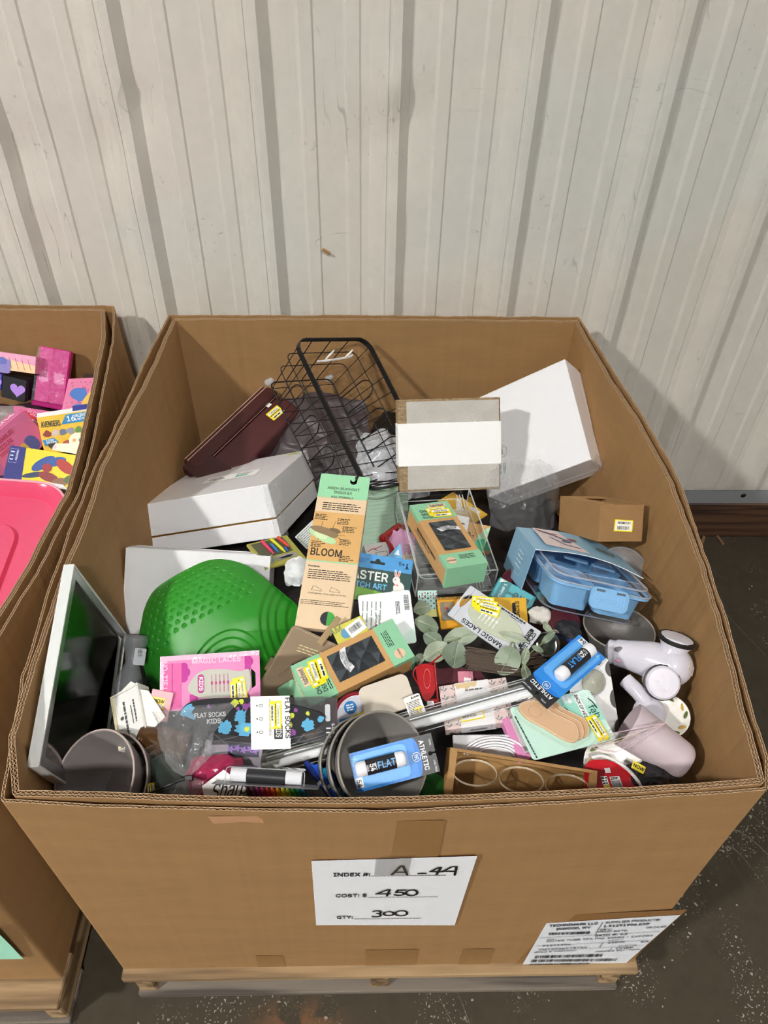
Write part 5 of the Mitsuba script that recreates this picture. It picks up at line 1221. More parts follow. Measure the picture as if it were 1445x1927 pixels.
# white toy with drum ends
t = Thing('drum_toy', 'white plastic toy with black-ringed drum ends beside the right wall', 'toy')
WH = '#cfccd6'
a0, a1 = np.array((.402, .315, .742)), np.array((.487, .272, .762))
p_ = bend([a0 + (-.012, .004, -.004), a0, (.44, .297, .752), a1], .02, 5)
t.part('body', [tube(p_, np.interp(np.linspace(0, 1, len(p_)), [0, .1, .3, .6, 1], [.010, .022, .020, .026, .034]), 22), tube([a1 - (.018, -.012, .004), a1 + (.006, -.002, -.026)], [.030, .030], 22), trimesh.creation.icosphere(3, .0345).apply_translation(a1)], WH, 'gloss', 50)
t.part('neck', tube(bend([(.478, .277, .768), (.490, .292, .786), (.494, .300, .794)], .01), [.022, .022, .022, .023, .024, .0265, .0275][:len(bend([(.478, .277, .768), (.490, .292, .786), (.494, .300, .794)], .01))], 26), WH, 'gloss', 50)
k = t.part('end_ring', lathe([(.026, -.004), (.031, -.003), (.031, .003), (.027, .004)], 36), '#1a1a1a', 'satin', 40, S=frame((.495, .302, .795), (.2, .45, .87)))
t.part('end_cap', lathe([(.0275, .003), (.020, .005), (0, .005)], 36), WH, 'gloss', True, S=frame((.495, .302, .795), (.2, .45, .87)), under=k)
Sd = frame((.459, .233, .770), (-.15, -.62, .77))
k = t.part('drum_face', lathe([(0, .005), (.024, .005), (.0275, .002), (.028, -.004)], 40), WH, 'gloss', 40, S=Sd)
t.part('end_ring', lathe([(.0262, -.010), (.0295, -.009), (.0295, -.003), (.027, -.002)], 40), '#161616', 'satin', 40, S=Sd, under=k)
t.part('petal', [trimesh.creation.icosphere(2, 1).apply_transform(tr(.010 * math.cos(q), .010 * math.sin(q), .004) @ rz(math.degrees(q)) @ np.diag([.0055, .0022, .0012, 1])) for q in np.arange(5) * 2 * math.pi / 5 + .4], WH, 'gloss', True, S=Sd, under=k)
t.part('drum_barrel', tube([(.459, .236, .767), (.466, .262, .736)], [.026, .025], 28), WH, 'gloss', 50)
t.part('grey_patch', [trimesh.creation.icosphere(3, 1).apply_transform(frame((.412, .303, .764), (-.1, -.5, .85), (1, -.1, 0)) @ np.diag([.016, .006, .004, 1])), trimesh.creation.icosphere(3, 1).apply_transform(frame((.425, .298, .7655), (-.1, -.5, .85), (1, -.1, 0)) @ np.diag([.007, .008, .004, 1]))], '#6f6d70', 'satin', True)
t.part('pink_patch', trimesh.creation.icosphere(2, 1).apply_transform(frame((.404, .290, .752), (-.2, -.6, .7)) @ np.diag([.006, .004, .002, 1])), '#cf8db6', 'satin', True)
t.part('leg', tube(bend([(.412, .262, .735), (.43, .235, .735), (.448, .205, .722)], .02), .013, 16), WH, 'gloss', 50)
t.part('foot', lathe([(0, .008), (.018, .008), (.027, .002), (.026, -.004), (0, -.004)], 30), WH, 'gloss', True, S=frame((.440, .203, .726), (-.3, -.3, .9)))
t.part('paper_label', box(-.008, .008, -.012, .012, 0, .0008), '#d9d4c4', 'satin', S=frame((.5105, .2555, .7775), (.75, -.5, .45), (.2, .8, .1)))

for o, n_, R, lab, nm in (((.470, .200, .722), (-.2, -.3, .93), .036, 'white ceramic plate edge with green leaf print behind the frosted cup', 1), ((.362, .112, .724), (-.1, -.45, .88), .050, 'white floral plate rim beside the red packet', 2)):
    t = Thing('floral_plate', lab, 'plate', frame(o, n_))
    t.part('body', lathe([(0, -.003), (R * .6, -.003), (R * .95, .003), (R, .004), (R * .97, .0015), (R * .6, -.005), (0, -.005)], 48), '#e6e4dc', 'gloss', True)
    r = np.random.default_rng(nm)
    for c, q0 in (('#7d8a4d', 0), ('#c79f4a', 3), ('#59653a', 5)):
        t.part('leaf_print', flat([ell(R * .80 * math.cos(q), R * .80 * math.sin(q), .0065, .0022, math.degrees(q) + 60) for q in q0 + np.arange(5) * 1.25], .0028 + .0002 * q0), c, 'gloss')
M, w, h, d = pose('red_pack')
t = Thing('red_packet', 'glossy red curved packet with barcodes right of the glass tray', 'packet', M)
t.part('body', ext(smooth_poly([(-w * .6, -h * .7), (-w * .6, h * .45), (-w * .1, h * .6), (w * .45, h * .1), (w * .7, -h * .7)], 6), -.004, 0), '#c01f2a', 'gloss')
t.part('barcode_panel', flat([rect(-.022, -.020, -.012, .002), rect(-.008, -.022, .008, .0)], .0008), '#eeeeec', 'satin')
t.part('barcode', [flat(barcode(-.007, -.020, .007, -.006, 9, 18), .0011), flat(bars(-.007, -.005, .006, -.001, 2, 3, .6), .0011), flat(bars(-.0215, -.019, -.0125, .001, 5, 3, .6), .0011)], '#222222', 'matte')
t.part('yellow_label', flat(rect(-.022, -.020, -.012, -.012), .0013), '#ead53a', 'satin')
t.part('white_square', flat(rect(-.012, .006, -.003, .014), .0008), '#e6e2e2', 'satin')
t = Thing('white_hoop', 'curved white wire hoop lying over the red packet', 'hoop')
t.part('', tube(bend([(.322, .116, .742), (.336, .117, .748), (.357, .106, .750), (.378, .087, .746), (.392, .062, .738)], .02), .0028, 8), '#e4e2e0', 'gloss', True)
t = Thing('black_bag', 'shiny black plastic bag in the front right corner', 'bag', frame((.408, .082, .728), (0, -.3, .95)))
t.part('body', crumple(.085, .06, .010, 30, 41, 44, 34, .016), '#17171a', 'gloss', 50)
k = t.part('price_sticker', flat(rrect(.020, .012, .001), .0), '#e6d23c', 'satin', S=tr(-.022, .018, .022) @ rz(-30))
t.part('lettering', [text('NOW', .005, 0, 0, .0006, anchor='c', bold=True)], '#222222', 'matte', S=tr(-.022, .018, .022) @ rz(-30), under=k)

# kraft tray with three glasses
M, w, h, d = pose('glass_tray')
w, h, d = .222, .088, .055
t = Thing('glass_tray', 'open kraft tray box holding three stemless glasses, along the front edge', 'tray', M @ rz(-7) @ tr(0, -.012, 0))
t.part('body', shell(w, h, d, .0045), '#9c7646', 'matte')
t.part('end_lip', [box(-w / 2 - .001, -w / 2 + .010, -h / 2, h / 2, -.006, .0008, .0005), box(w / 2 - .010, w / 2 + .001, -h / 2, h / 2, -.006, .0008, .0005)], '#a37d4c', 'matte')
t.part('inner_floor', box(-w / 2 + .005, w / 2 - .005, -h / 2 + .005, h / 2 - .005, -d + .005, -d + .007), '#94703f', 'matte')
MT = t.M
for i in range(3):
    t = Thing('stemless_glass', ('left', 'middle', 'right')[i] + ' of the three clear stemless glasses in the kraft tray', 'glass', frame((MT @ tr((-1 + i) * .0705, .014, -.006))[:3, 3], (.0, .48, .88), MT[:3, 0]), 'glasses in the kraft tray')
    R = .0340
    t.part('bowl', lathe([(R * .96, 0), (R, -.008), (R * 1.01, -.024), (R * .95, -.044), (R * .6, -.054), (0, -.055)], 48), None, 'clear', True)
    t.part('lip', lathe([(R * .945, -.0006), (R * .95, .0012), (R * .975, .0012), (R * .98, -.0016), (R * .93, -.0016)], 48), '#f0e4c8', 'tinted', True)
    t.part('base_swirl', [tube([(.004 * math.cos(q) * (1 + .3 * q), .004 * math.sin(q) * (1 + .2 * q), -.052) for q in np.linspace(0, 4, 12)], .0010, 5)], '#efe6d2', 'tinted', True)

# magnets box
M, w, h, d = pose('magnets')
t = Thing('magnet_box', 'pale pink box with grey leaf print and white band marked magnets, under the rod', 'box', M)
d = .022
t.part('body', slab(w, h, d, .0008), '#d9c4c0', 'satin')
r = np.random.default_rng(4); lv = []
for i in range(7):
    for j in range(5):
        x, y = -w / 2 + .008 + i * .0162, -h / 2 + .008 + j * .0155
        for q in range(4): lv.append(ell(x + .0035 * math.cos(q * 1.7), y + .003 * math.sin(q * 1.7), .0028, .0011, 60 * q + 25))
t.part('leaf_print', flat([g for g in lv if g.within(rect(-w / 2, -h / 2, w / 2, h / 2))], .0005), '#8a8886', 'satin')
t.part('leaf_print', flat([ell(-w / 2 + .008 + .0075 * i, -.004 + .006 * (i % 2), .003, .0011, 50 * i) for i in range(14)], .0006), '#8a8886', 'satin', S=frame((0, -h / 2, -d / 2), (0, -1, 0), (1, 0, 0)))
t.part('white_band', box(-.030, .026, -h / 2 - .0006, h / 2 + .0004, -d, .0007), '#e2e0e0', 'satin')
t.part('torn_patch', flat(poly([(-.030, .037), (.008, .038), (.004, .029), (-.004, .030), (-.011, .025), (-.018, .030), (-.027, .028)]), .0010), '#d2bb90', 'satin')
t.part('lettering', [flat(bars(-.014, .022, .016, .026, 1, 3, .7, .1), .0011)], '#6d6d6d', 'matte')
t.part('lettering', [text('MAGNETS', .0040, 0, -.001, .0011, anchor='c', bold=True), flat(bars(-.012, .003, .012, .0045, 1, 2, .7, .1), .0011)], '#444446', 'matte', S=frame((-.002, -h / 2, -d * .55), (0, -1, 0), (-1, 0, 0)))
k = t.part('price_label', flat(rrect(.040, .013, .001), .0012), '#ecd62c', 'satin', S=tr(-.010, -.022) @ rz(4))
t.part('panel', flat(rrect(.036, .009, .001), .0015), '#f2efe2', 'satin', S=tr(-.010, -.022) @ rz(4), under=k)
t.part('barcode', flat(barcode(-.016, -.0005, .008, .004, 4, 20), .0017), '#33332a', 'matte', S=tr(-.010, -.022) @ rz(4), under=k)
t = Thing('white_cable', 'coiled white cable on a white lid behind the glass tray', 'cable', frame((.165, .135, .735), (0, -.4, .9)))
t.part('tray_lid', slab(.115, .045, .006, .0015), '#dcdcde', 'gloss')
t.part('coil', [tube([(.008 + (.030 + .005 * q) * math.cos(s), -.012 + (.014 + .004 * q) * math.sin(s), .003 + .001 * q) for s in np.linspace(.1, 3.0, 16)], .0018, 6) for q in range(5)], '#e9e9ec', 'gloss', True)

# cream pad, tag, tin
M, w, h, d = pose('cream_pad')
t = Thing('cream_drying_pad', 'cream soft rounded pad with ribbed side, right of the shoe polish tin', 'pad', M)
w, h = .085, .055
t.part('top', ext(rrect(w, h, .012), -.004, 0), '#d2c8b8', 'matte')
t.part('side', ext(rrect(w - .001, h - .001, .012), -.016, -.004), '#c9bfae', 'matte')
t.part('rib', [box(x, x + .0018, -h / 2 - .0008, -h / 2 + .003, -.016, -.003) for x in np.arange(-w / 2 + .012, w / 2 - .012, .0036)], '#d9d0c2', 'matte')
M, w, h, d = pose('tag')
t = Thing('warning_tag', 'white warning tag with fine print and yellow marks beside the red goggles', 'tag', M)
t.part('body', ext(rrect(w, h, .003), -.0008, 0), '#e4e0da', 'satin')
t.part('lettering', [flat(bars(-w * .4, -h * .4, w * .4, h * .25, 9, 3, .42, .15), .0005), flat(poly([(-.002, h * .34), (.002, h * .34), (0, h * .46)]), .0005), flat(bars(.003, h * .34, .012, h * .42, 1, 3, .8), .0005)], '#4a4640', 'matte')
t.part('yellow_mark', flat([rect(-w * .1, -h * .2, w * .45, -h * .12), rect(w * .12, -h * .45, w * .22, -h * .1)], .0008), '#e6cf3c', 'satin')
t = Thing('polish_tin', 'round red-rimmed shoe polish tin with clearance sticker, behind the middle bowl stack', 'tin', frame((-.043, .199, .728), (.05, -.36, .93), (.99, .1, 0)) @ rz(8))
t.part('body', lathe([(0, -.018), (.0395, -.018), (.0405, -.016), (.0405, -.004), (.039, -.002)], 56), '#4f4b48', 'metal', 40)
t.part('lid', lathe([(.0405, -.006), (.0412, -.002), (.0405, .001), (.036, .0018), (.0355, .001), (0, .001)], 56), '#8e1f2b', 'gloss', 40)
t.part('face', flat(disc(0, 0, .0345, 16), .0014), '#d5d5e2', 'satin')
k = t.part('emblem', flat(disc(-.009, .017, .0105, 12), .0018), '#3c86c8', 'gloss')
t.part('lettering', flat(bars(-.015, .011, -.003, .023, 3, 2, .55, .1), .0021), '#e9eef4', 'satin', under=k)
t.part('blue_band', flat(rect(-.031, -.010, .031, .002).intersection(disc(0, 0, .033)), .0018), '#3a83bf', 'satin')
t.part('grey_band', flat(rect(-.031, -.016, .031, -.004).intersection(disc(0, 0, .033)), .0022), '#59626a', 'satin')
t.part('lettering', [text('SH', .0085, -.026, -.0135, .0025, bold=True)], '#e4d23a', 'satin')
t.part('lettering', [text('Made', .005, -.020, -.023, .0022), flat([disc(.0385 * math.cos(q), .0385 * math.sin(q), .0007, 3) for q in np.linspace(.6, 2.6, 26)], .0022), flat(bars(.018, -.022, .028, -.019, 1, 2, .7), .0022)], '#2b2b30', 'matte')
clearance(t, tr(.003, -.008, .003) @ rz(12), .046, .024, n=1)

# curtain rod in clear sleeve
p0, p1 = np.array((-0.2164, 0.1283, 0.682)), np.array((0.2319, 0.1987, 0.797)); u_ = (p1 - p0) / np.linalg.norm(p1 - p0); v_ = np.cross((0, 0, 1), u_)
t = Thing('curtain_rod', 'silver-white rod in a clear plastic sleeve running diagonally behind the middle bowl stack', 'rod')
t.part('white_tube', tube([p0 + u_ * .02, p1], .0068, 20), '#e6e8ea', 'gloss', True)
t.part('silver_tube', tube([p0 + u_ * .03 + v_ * .0125, p1 + v_ * .0125], .0048, 18), '#b4b8ba', 'metal', True)
t.part('end_cap', tube([p0, p0 + u_ * .024], .0078, 18), '#dcdcdc', 'gloss', 50)
k = t.part('end_bracket', box(-.004, .004, -.008, .008, 0, .004, .0008), '#d6d6d6', 'gloss', S=frame(p0 + u_ * .006 + (0, 0, .008), (0, -.5, .85)))
def sl_fn(u, v):
    a = v * 2 * np.pi * .96
    rr = .019 + .004 * ridged(u * .48, v * .12, 40, 6)
    fl = 1 + .5 * np.clip((-.38 - u) * 8, 0, 1)
    return u, rr * fl * np.cos(a), rr * .42 * fl * np.sin(a) + .001
Q = frame((p0 + p1) / 2 + v_ * .005, np.cross(u_, v_), u_)
t.part('clear_sleeve', sheet(.50, 1, 60, 34, sl_fn), None, 'clear', 40, S=Q)
t.part('sleeve_edge', [tube([p0 + v_ * s_ + (0, 0, .003 * math.sin(q_)), p1 + v_ * (s_ + .002)], .0007, 5) for s_, q_ in ((-.0165, 1), (.026, 2), (.0215, 3))], '#e9edf0', 'tinted')

# ---- flat socks pack, kids laces, pink card
M, w, h, d = pose('flat_socks')
t = Thing('sock_insole_pack', 'black paint-splattered insole pack wrapped by a white flat socks card', 'pack', M)
t.part('smoke_card', ext(poly([(-.075, h / 2), (.10, h * .5), (.123, h * .45), (.123, -h / 2), (-.075, -h / 2)]), -.0012, 0), '#55555a', 'smoke')
t.part('card_lines', flat([line([(-.07, -.030), (-.02, -.020), (.04, -.030), (.10, -.018)], .0006), line([(.06, -.033), (.09, .0)], .0006), line([(-.07, -.018), (-.05, -.034)], .0006)], .0006), '#7a7a80', 'satin')
MI = np.linalg.inv(M) @ mat4(Rot.from_quat((.3512, -.0497, .0187, .9348)).as_matrix(), (-.1961, .1609, .78)) @ tr(0, .002, 0)
INSO = smooth_poly([(-0.1222, 0.0156), (-0.1153, 0.0274), (-0.1024, 0.0347), (-0.0771, 0.0372), (-0.0458, 0.0362), (-0.0043, 0.0336), (0.0367, 0.024), (0.0774, 0.0134), (0.1034, 0.0017), (0.1007, -0.0082), (0.0898, -0.0176), (0.0688, -0.0243), (0.05, -0.0282), (0.0129, -0.0269), (-0.018, -0.0241), (-0.0489, -0.0192), (-0.0736, -0.0137), (-0.0936, 0.0017), (-0.1099, 0.0108)], 5)
kk = t.part('insole', ext(INSO, .001, .0055), '#17181d', 'matte', S=MI)
r = np.random.default_rng(12)
def splat(x, y, R):
    n_ = 26; a = np.arange(n_) * 2 * np.pi / n_
    q = R * (1 + .28 * r.standard_normal(n_).clip(-1, 1.6) * (np.arange(n_) % 2))
    return poly(np.column_stack([x + q * np.cos(a), y + q * np.sin(a)]))
for c, L_ in (('#5aa6cc', [(-.112, .022, .012), (-.108, .012, .010), (-.027, .007, .0095), (-.052, -.008, .011), (-.022, -.013, .012), (.078, -.012, .010), (.098, -.004, .005), (.004, .030, .005)]), ('#c9d23c', [(-.034, .029, .0055), (-.024, .031, .004), (-.018, -.012, .004), (.052, .004, .0045), (.050, -.010, .004), (.078, .006, .003)]), ('#8a4a94', [(-.018, .022, .005), (-.010, .024, .004), (-.030, .020, .003), (.052, -.021, .006), (.06, .012, .003), (-.075, .026, .003)])):
    t.part('paint_splat', flat(shapely.union_all([splat(*q) for q in L_]).intersection(INSO.buffer(-.0012)), .0058 + .0002 * (c > '#6')), c, 'matte', S=MI, under=kk)
t.part('lettering', [text('FLAT SOCKS', .0068, -.099, .010, .0064, bold=True, fit=.05), text('KIDS', .0068, -.080, .000, .0064, bold=True)], '#e2e4e6', 'satin', S=MI, under=kk)
S = tr(.019, -.0015, .008)
kb = t.part('white_wrap', ext(rect(-.029, -.040, .032, .040), 0, .001), '#e9e9e6', 'satin', S=S)
t.part('lettering', [text('FLAT SOCKS', .0075, .0245, .038, .0013, rot=-90, bold=True, fit=.062), text('NO SLIP, NO STINK, NO HASSLE.', .0032, -.0005, .036, .0013, rot=-90, fit=.056), flat([ell(-.013, y, .0032, .0026).difference(ell(-.013, y, .0024, .0018)) for y in (.026, .006, -.014)], .0013), flat([b for y in (.026, .006, -.014) for b in bars(-.020, y - .004, -.018, y + .004, 1, 3, .3)], .0013)], '#2b2c2e', 'matte', S=S, under=kb)
t.part('black_block', flat(rrect(.013, .022, .001, .0135, -.014), .0013), '#232427', 'satin', S=S, under=kb)
t.part('lettering', [text('KIDS', .0085, .0098, -.004, .0016, rot=-90, bold=True, fit=.018)], '#e9e9e6', 'satin', S=S, under=kb)
clearance(t, S @ tr(.010, .012, .0018) @ rz(-90), .042, .018, n=1)
t.part('lettering', [text("KID'S", .0042, .118, -.022, .0008, rot=90, bold=True), flat(bars(.105, -.030, .113, -.010, 3, 2, .3), .0008)], '#d8d8da', 'satin')
t.part('clip_tag', ext(rrect(.008, .026, .003, .108, .010), 0, .0008), '#b9bcc0', 'satin')

M, w, h, d = pose('kids_pack')
t = Thing('lace_packet', 'pink shiny kids no-tie magic laces packet leaning on the green bin', 'packet', M)
g = rrect(w, h, .0015).difference(poly([(.066, .016), (.073, .008), (.073, -.012), (.067, -.017)]))
t.part('body', ext(g, -.003, 0), '#e08fbc', 'gloss')
t.part('left_panel', flat(rect(-w / 2 + .002, -h / 2 + .002, -.046, h / 2 - .012), .0004), '#e06fa8', 'gloss')
t.part('window', ext(smooth_poly([(-0.035, -0.013), (-0.026, 0.007), (-0.009, 0.017), (0.021, 0.017), (0.048, 0.012), (0.063, 0.013), (0.063, -0.019), (0.037, -0.027), (-0.01, -0.027)], 6), 0, .0025), '#c3c2b6', 'gloss')
fl = []
for (x, y, s_) in ((-.046, .016, 1), (.056, .027, 1), (-.033, -.028, 1)):
    fl += [disc(x + .003, y + .009, .007), disc(x + .006, y, .008), disc(x + .003, y - .009, .007)]
t.part('half_flower', flat([q.intersection(shapely.union_all([rect(-.046, 0, -.02, .04), rect(.056, 0, .08, .043), rect(-.033, -.043, -.02, -.02)])) for q in fl], .0007), '#b8168c', 'satin')
k = t.part('pill', ext(rrect(.0105, .030, .005, -.0145, -.004), .0025, .0029), '#b03880', 'satin')
t.part('lettering', [text('KIDS', .0062, -.0170, .007, .0032, rot=-90, fit=.022, bold=True)], '#f2e6ec', 'satin', under=k)
t.part('printed_laces', [flat([line([(x, -.019), (x, .009)], .0010), ell(x, -.004, .0018, .003)], .0028) for x in np.linspace(.003, .029, 5)], '#b8307c', 'satin')
t.part('lettering', [text('MAGIC LACES', .0078, -.030, .0285, .0007, bold=True, fit=.080), text('NO-TIE LACES', .0085, -.077, .036, .0008, rot=-90, bold=True, fit=.074)], '#eec6da', 'satin')
t.part('small_print', [flat(bars(-.034, -.001, .034, .001, 1, 5, .8, 0), .0008).apply_transform(tr(-.061, -.002) @ rz(-90))], '#b04a86', 'matte')
t.part('foil_edge', sheet(w, .008, 90, 6, lambda u, v: (u, v, .0012 + .0022 * ridged(u * w, v * .008, 240, 8))), '#e8bcd2', 'gloss', 40, S=tr(0, h / 2 - .004, 0))
t.part('foil_edge', sheet(.006, h, 6, 50, lambda u, v: (u, v, .0012 + .002 * ridged(u * .006, v * h, 240, 9))), '#eac4d6', 'gloss', 40, S=tr(-w / 2 + .003, 0, 0))
clearance(t, tr(.048, -.016, .0034) @ rz(-82), .036, .020, n=2)
M, w, h, d = pose('pink_card')
t = Thing('pink_card', 'small salmon pink card with yellow price sticker left of the kids laces packet', 'card', M)
w = .036
t.part('body', slab(w, h, .002), '#e3a0a6', 'satin')
k = t.part('price_sticker', flat(rect(-w * .42, -.006, w * .2, .012), .0005), '#f0d44c', 'satin')
t.part('panel', flat(rect(-w * .36, -.005, w * .15, .002), .0008), '#f2efe4', 'satin', under=k)
t.part('lettering', [text('NOW', .005, -w * .3, .004, .0009, bold=True)], '#242424', 'matte', under=k)
t.part('red_print', flat(bars(-w * .3, -h * .45, w * .4, -.010, 4, 3, .4), .0006), '#b8505c', 'matte')

# ---- small paper box, frame, clear vase
M, w, h, d = pose('paper_box')
t = Thing('soap_box', 'small white opened carton with lettered card inside, right of the framed mirror', 'box', M)
w, h = .050, .090
t.part('body', shell(w + .004, h + .004, .03, .001), '#e4e2da', 'satin', S=tr(0, 0, .002))
t.part('inner_card', slab(w - .002, h - .002, .004, .0005), '#dcdcd8', 'satin')
t.part('cream_edge', box(-w / 2 - .001, -w / 2 + .003, -h / 2, h / 2, -.02, .003, .0005), '#d9cfa6', 'satin')
t.part('side_flap', ext(poly([(w / 2, h * .42), (w / 2 + .016, h * .30), (w / 2 + .034, -h * .30), (w / 2, -h * .48)]), -.001, 0), '#e9e7df', 'satin', S=rxyz(0, 14, 0, (0, 0, .004)))
t.part('top_flap', ext(poly([(-w * .3, h * .5), (w * .3, h * .62), (w * .5, h * .5)]), -.001, 0), '#e6e4dc', 'satin')
t.part('lettering', [flat(bars(-.030, -.002, .030, .002, 1, 4, .9, .05), .0006).apply_transform(tr(-.005, -.002) @ rz(-90)), flat(bars(-.020, -.0015, .020, .0015, 1, 6, .9, .05), .0006).apply_transform(tr(.013, .004) @ rz(-90)), flat(bars(-.016, -.001, .016, .001, 1, 8, .9, .05), .0006).apply_transform(tr(.007, .0) @ rz(-90)), flat(disc(-.012, .002, .0032), .0006)], '#4c4c48', 'matte')
M, w, h, d = pose('frame')
Mf = M.copy(); Mf[0, 3] += .006
t = Thing('framed_mirror', 'framed glass mirror with brushed silver border, leaning on the left wall of the carton', 'mirror', Mf)
w, h = .285, .325
t.part('border', ext(rect(-w / 2, -h / 2, w / 2, h / 2).difference(rect(-w / 2 + .018, -h / 2 + .018, w / 2 - .018, h / 2 - .018)), -.014, 0), '#b9bab8', 'metal')
t.part('outer_edge', ext(rect(-w / 2 - .001, -h / 2 - .001, w / 2 + .001, h / 2 + .001).difference(rect(-w / 2 + .002, -h / 2 + .002, w / 2 - .002, h / 2 - .002)), -.016, .0015), '#d3d6d3', 'satin')
scene['mirror'] = {'type': 'roughconductor', 'material': 'Ag', 'alpha': 0.02, 'specular_reflectance': RGB((.42, .41, .40))}
t.part('mirror_glass', box(-w / 2 + .017, w / 2 - .017, -h / 2 + .017, h / 2 - .017, -.006, -.003), None, 'mirror')
t.part('backing', box(-w / 2 + .004, w / 2 - .004, -h / 2 + .004, h / 2 - .004, -.0165, -.013), '#4a4038', 'matte')
t = Thing('clear_vase', 'crinkled clear plastic wrapped vase with barcode label beside the green bin', 'vase', frame((-.455, .350, .665), (.25, -.55, .8), (.9, .2, -.1)) @ rz(-12))
t.part('body', lathe([(.022, .055), (.026, .040), (.020, .020), (.012, .0), (.016, -.02), (.024, -.04), (.022, -.05), (0, -.05)], 30), '#b0b3ba', 'smoke', True, S=rxyz(90, 0, 0))
t.part('label', ext(rrect(.020, .030, .002, .012, .012), 0, .0006), '#aab0b6', 'satin', S=tr(0, 0, .024))
t.part('barcode', flat(barcode(-.007, -.004, .007, .004, 3, 12), .0010), '#3a3f46', 'matte', S=tr(.012, .018, .024) @ rz(-80))

# ---- bottles and bags in the front left
t = Thing('amber_bottle', 'brown amber glass jar lying under the tied clear bag', 'jar', frame((-.352, .150, .738), (-.9, .15, .12)))
t.part('glass', lathe([(0, .035), (.017, .035), (.019, .030), (.023, .012), (.024, -.01), (.024, -.045), (0, -.045)], 36), '#4a3017', 'gloss', 40)
t.part('thread', [lathe([(.0195, z - .0012), (.0208, z), (.0195, z + .0012)], 36) for z in (.022, .026, .030)], '#5a3d20', 'gloss', True)
t = Thing('clear_jar', 'clear ribbed plastic jar with dark green contents beside the front left bowls', 'jar', frame((-.338, .098, .728), (-.6, .75, .15)))
t.part('wall', lathe([(.027, .045), (.029, .040), (.027, .036), (.029, .032), (.030, .025), (.032, -.02), (.030, -.06), (0, -.06)], 40), None, 'clear', True)
t.part('contents', lathe([(0, .026), (.024, .026), (.028, .0), (.028, -.05), (0, -.055)], 30), '#1f2a22', 'gloss', 40)
t = Thing('magenta_pouch', 'glossy magenta plastic pouch under the tied clear bag', 'pouch', frame((-.256, .082, .742), (.1, -.45, .9)))
t.part('', crumple(.085, .075, .008, 24, 51, 40, 36, .018), '#a1284f', 'gloss', 50)
t = Thing('purple_print_pack', 'grey pack with purple flower print under the flat socks pack', 'packet', frame((-.236, .128, .742), (0, -.6, .8)) @ rz(-4))
t.part('body', slab(.090, .034, .006, .001), '#9a949c', 'gloss')
t.part('navy_panel', flat(rect(-.008, -.004, .040, .015), .0006), '#2a2140', 'satin')
t.part('flower_print', flat([ell(x + .003 * math.cos(q), .006 + .003 * math.sin(q) + .002 * (i % 2), .0026, .0014, math.degrees(q)) for i, x in enumerate((-.004, .006, .016, .026, .034)) for q in np.arange(5) * 1.257], .0009), '#8a62b0', 'satin')

def bag_fn(u, v):
    # v from the flared mouth (.5) through the tied neck down to the bulge under it
    s = .5 - v; a = (u + .5) * 2 * np.pi
    R_ = np.interp(s, [0, .15, .35, .55, .68, .745, .76, .80, .9, 1.0], [.050, .042, .034, .030, .017, .0050, .0055, .019, .026, .012])
    fold = 1 + .16 * np.sin(a * 7 + 3 * np.sin(s * 5)) * np.clip(s * 1.6, .25, 1) + .10 * np.sin(a * 4 + 1)
    wr = .006 * ridged(u * .25, v * .2, 60, 17) * np.clip((.76 - s) * 5, .2, 1)
    return R_ * fold * np.cos(a) * (1.15 - .3 * s) + wr + .016 * np.clip(.3 - s, 0, 1) * 3, (.130 * (.76 - s)), R_ * fold * .62 * np.sin(a) + wr
t = Thing('tied_bag', 'clear crinkled plastic bag gathered with a black zip tie, at the front left', 'bag', frame((-.292, .072, .775), (-.02, -.50, .86), (.98, .12, 0)))
t.part('film', sheet(1, 1, 90, 60, bag_fn), None, 'film', 50)
t.part('zip_tie', [lathe([(.0060, -.002), (.0078, -.002), (.0078, .002), (.0060, .002)], 20).apply_transform(rxyz(90, 0, 0)), box(-.006, .006, -.004, .004, -.003, .005, .001).apply_transform(tr(.004, -.001, .006)), tube(bend([(.002, 0, .008), (-.02, -.006, .014), (-.055, -.016, .006), (-.085, -.026, -.004)], .02), .0019, 6)], '#151515', 'satin', 40)

# ---- markers
t = Thing('marker_card', 'white marker pack card with black script lettering at the front edge', 'card', frame((-.232, .050, .775), (0, -.62, .78), (1, -.05, 0)))
t.part('card', ext(poly([(-.036, .006), (-.006, .030), (.030, .004), (.006, -.03), (-.026, -.03)]), -.001, 0), '#ececea', 'satin')
t.part('lettering', text('Sharpie', .021, -.024, -.013, .0006, rot=12, slant=.45, fit=.070), '#1a1a1c', 'satin')
cols = ['#3a1420', '#5a2348', '#7a1f5a', '#a82450', '#c02f30', '#d4602a', '#e09a2c', '#e6cf38', '#9cc440', '#3c9a48', '#1f7f5c', '#1f6f94']
for i, c in enumerate(cols):
    x = -.186 + i * .0072
    names = ('dark maroon', 'plum', 'purple', 'crimson', 'red', 'orange', 'amber', 'yellow', 'lime green', 'green', 'dark green', 'teal')
    t = Thing('marker', f'{names[i]} marker in the rainbow row of pens at the front edge', 'marker', None, 'rainbow markers at the front edge')
    t.part('barrel', tube([(x, .022, .738), (x - .014, .048, .775), (x - .0155, .051, .7785)], [.0036, .0036, .0026], 10), c, 'gloss', 40)
    t.part('tip', tube([(x - .0155, .051, .7785), (x - .0185, .057, .784)], [.0022, .0014], 8), c, 'satin', 40)
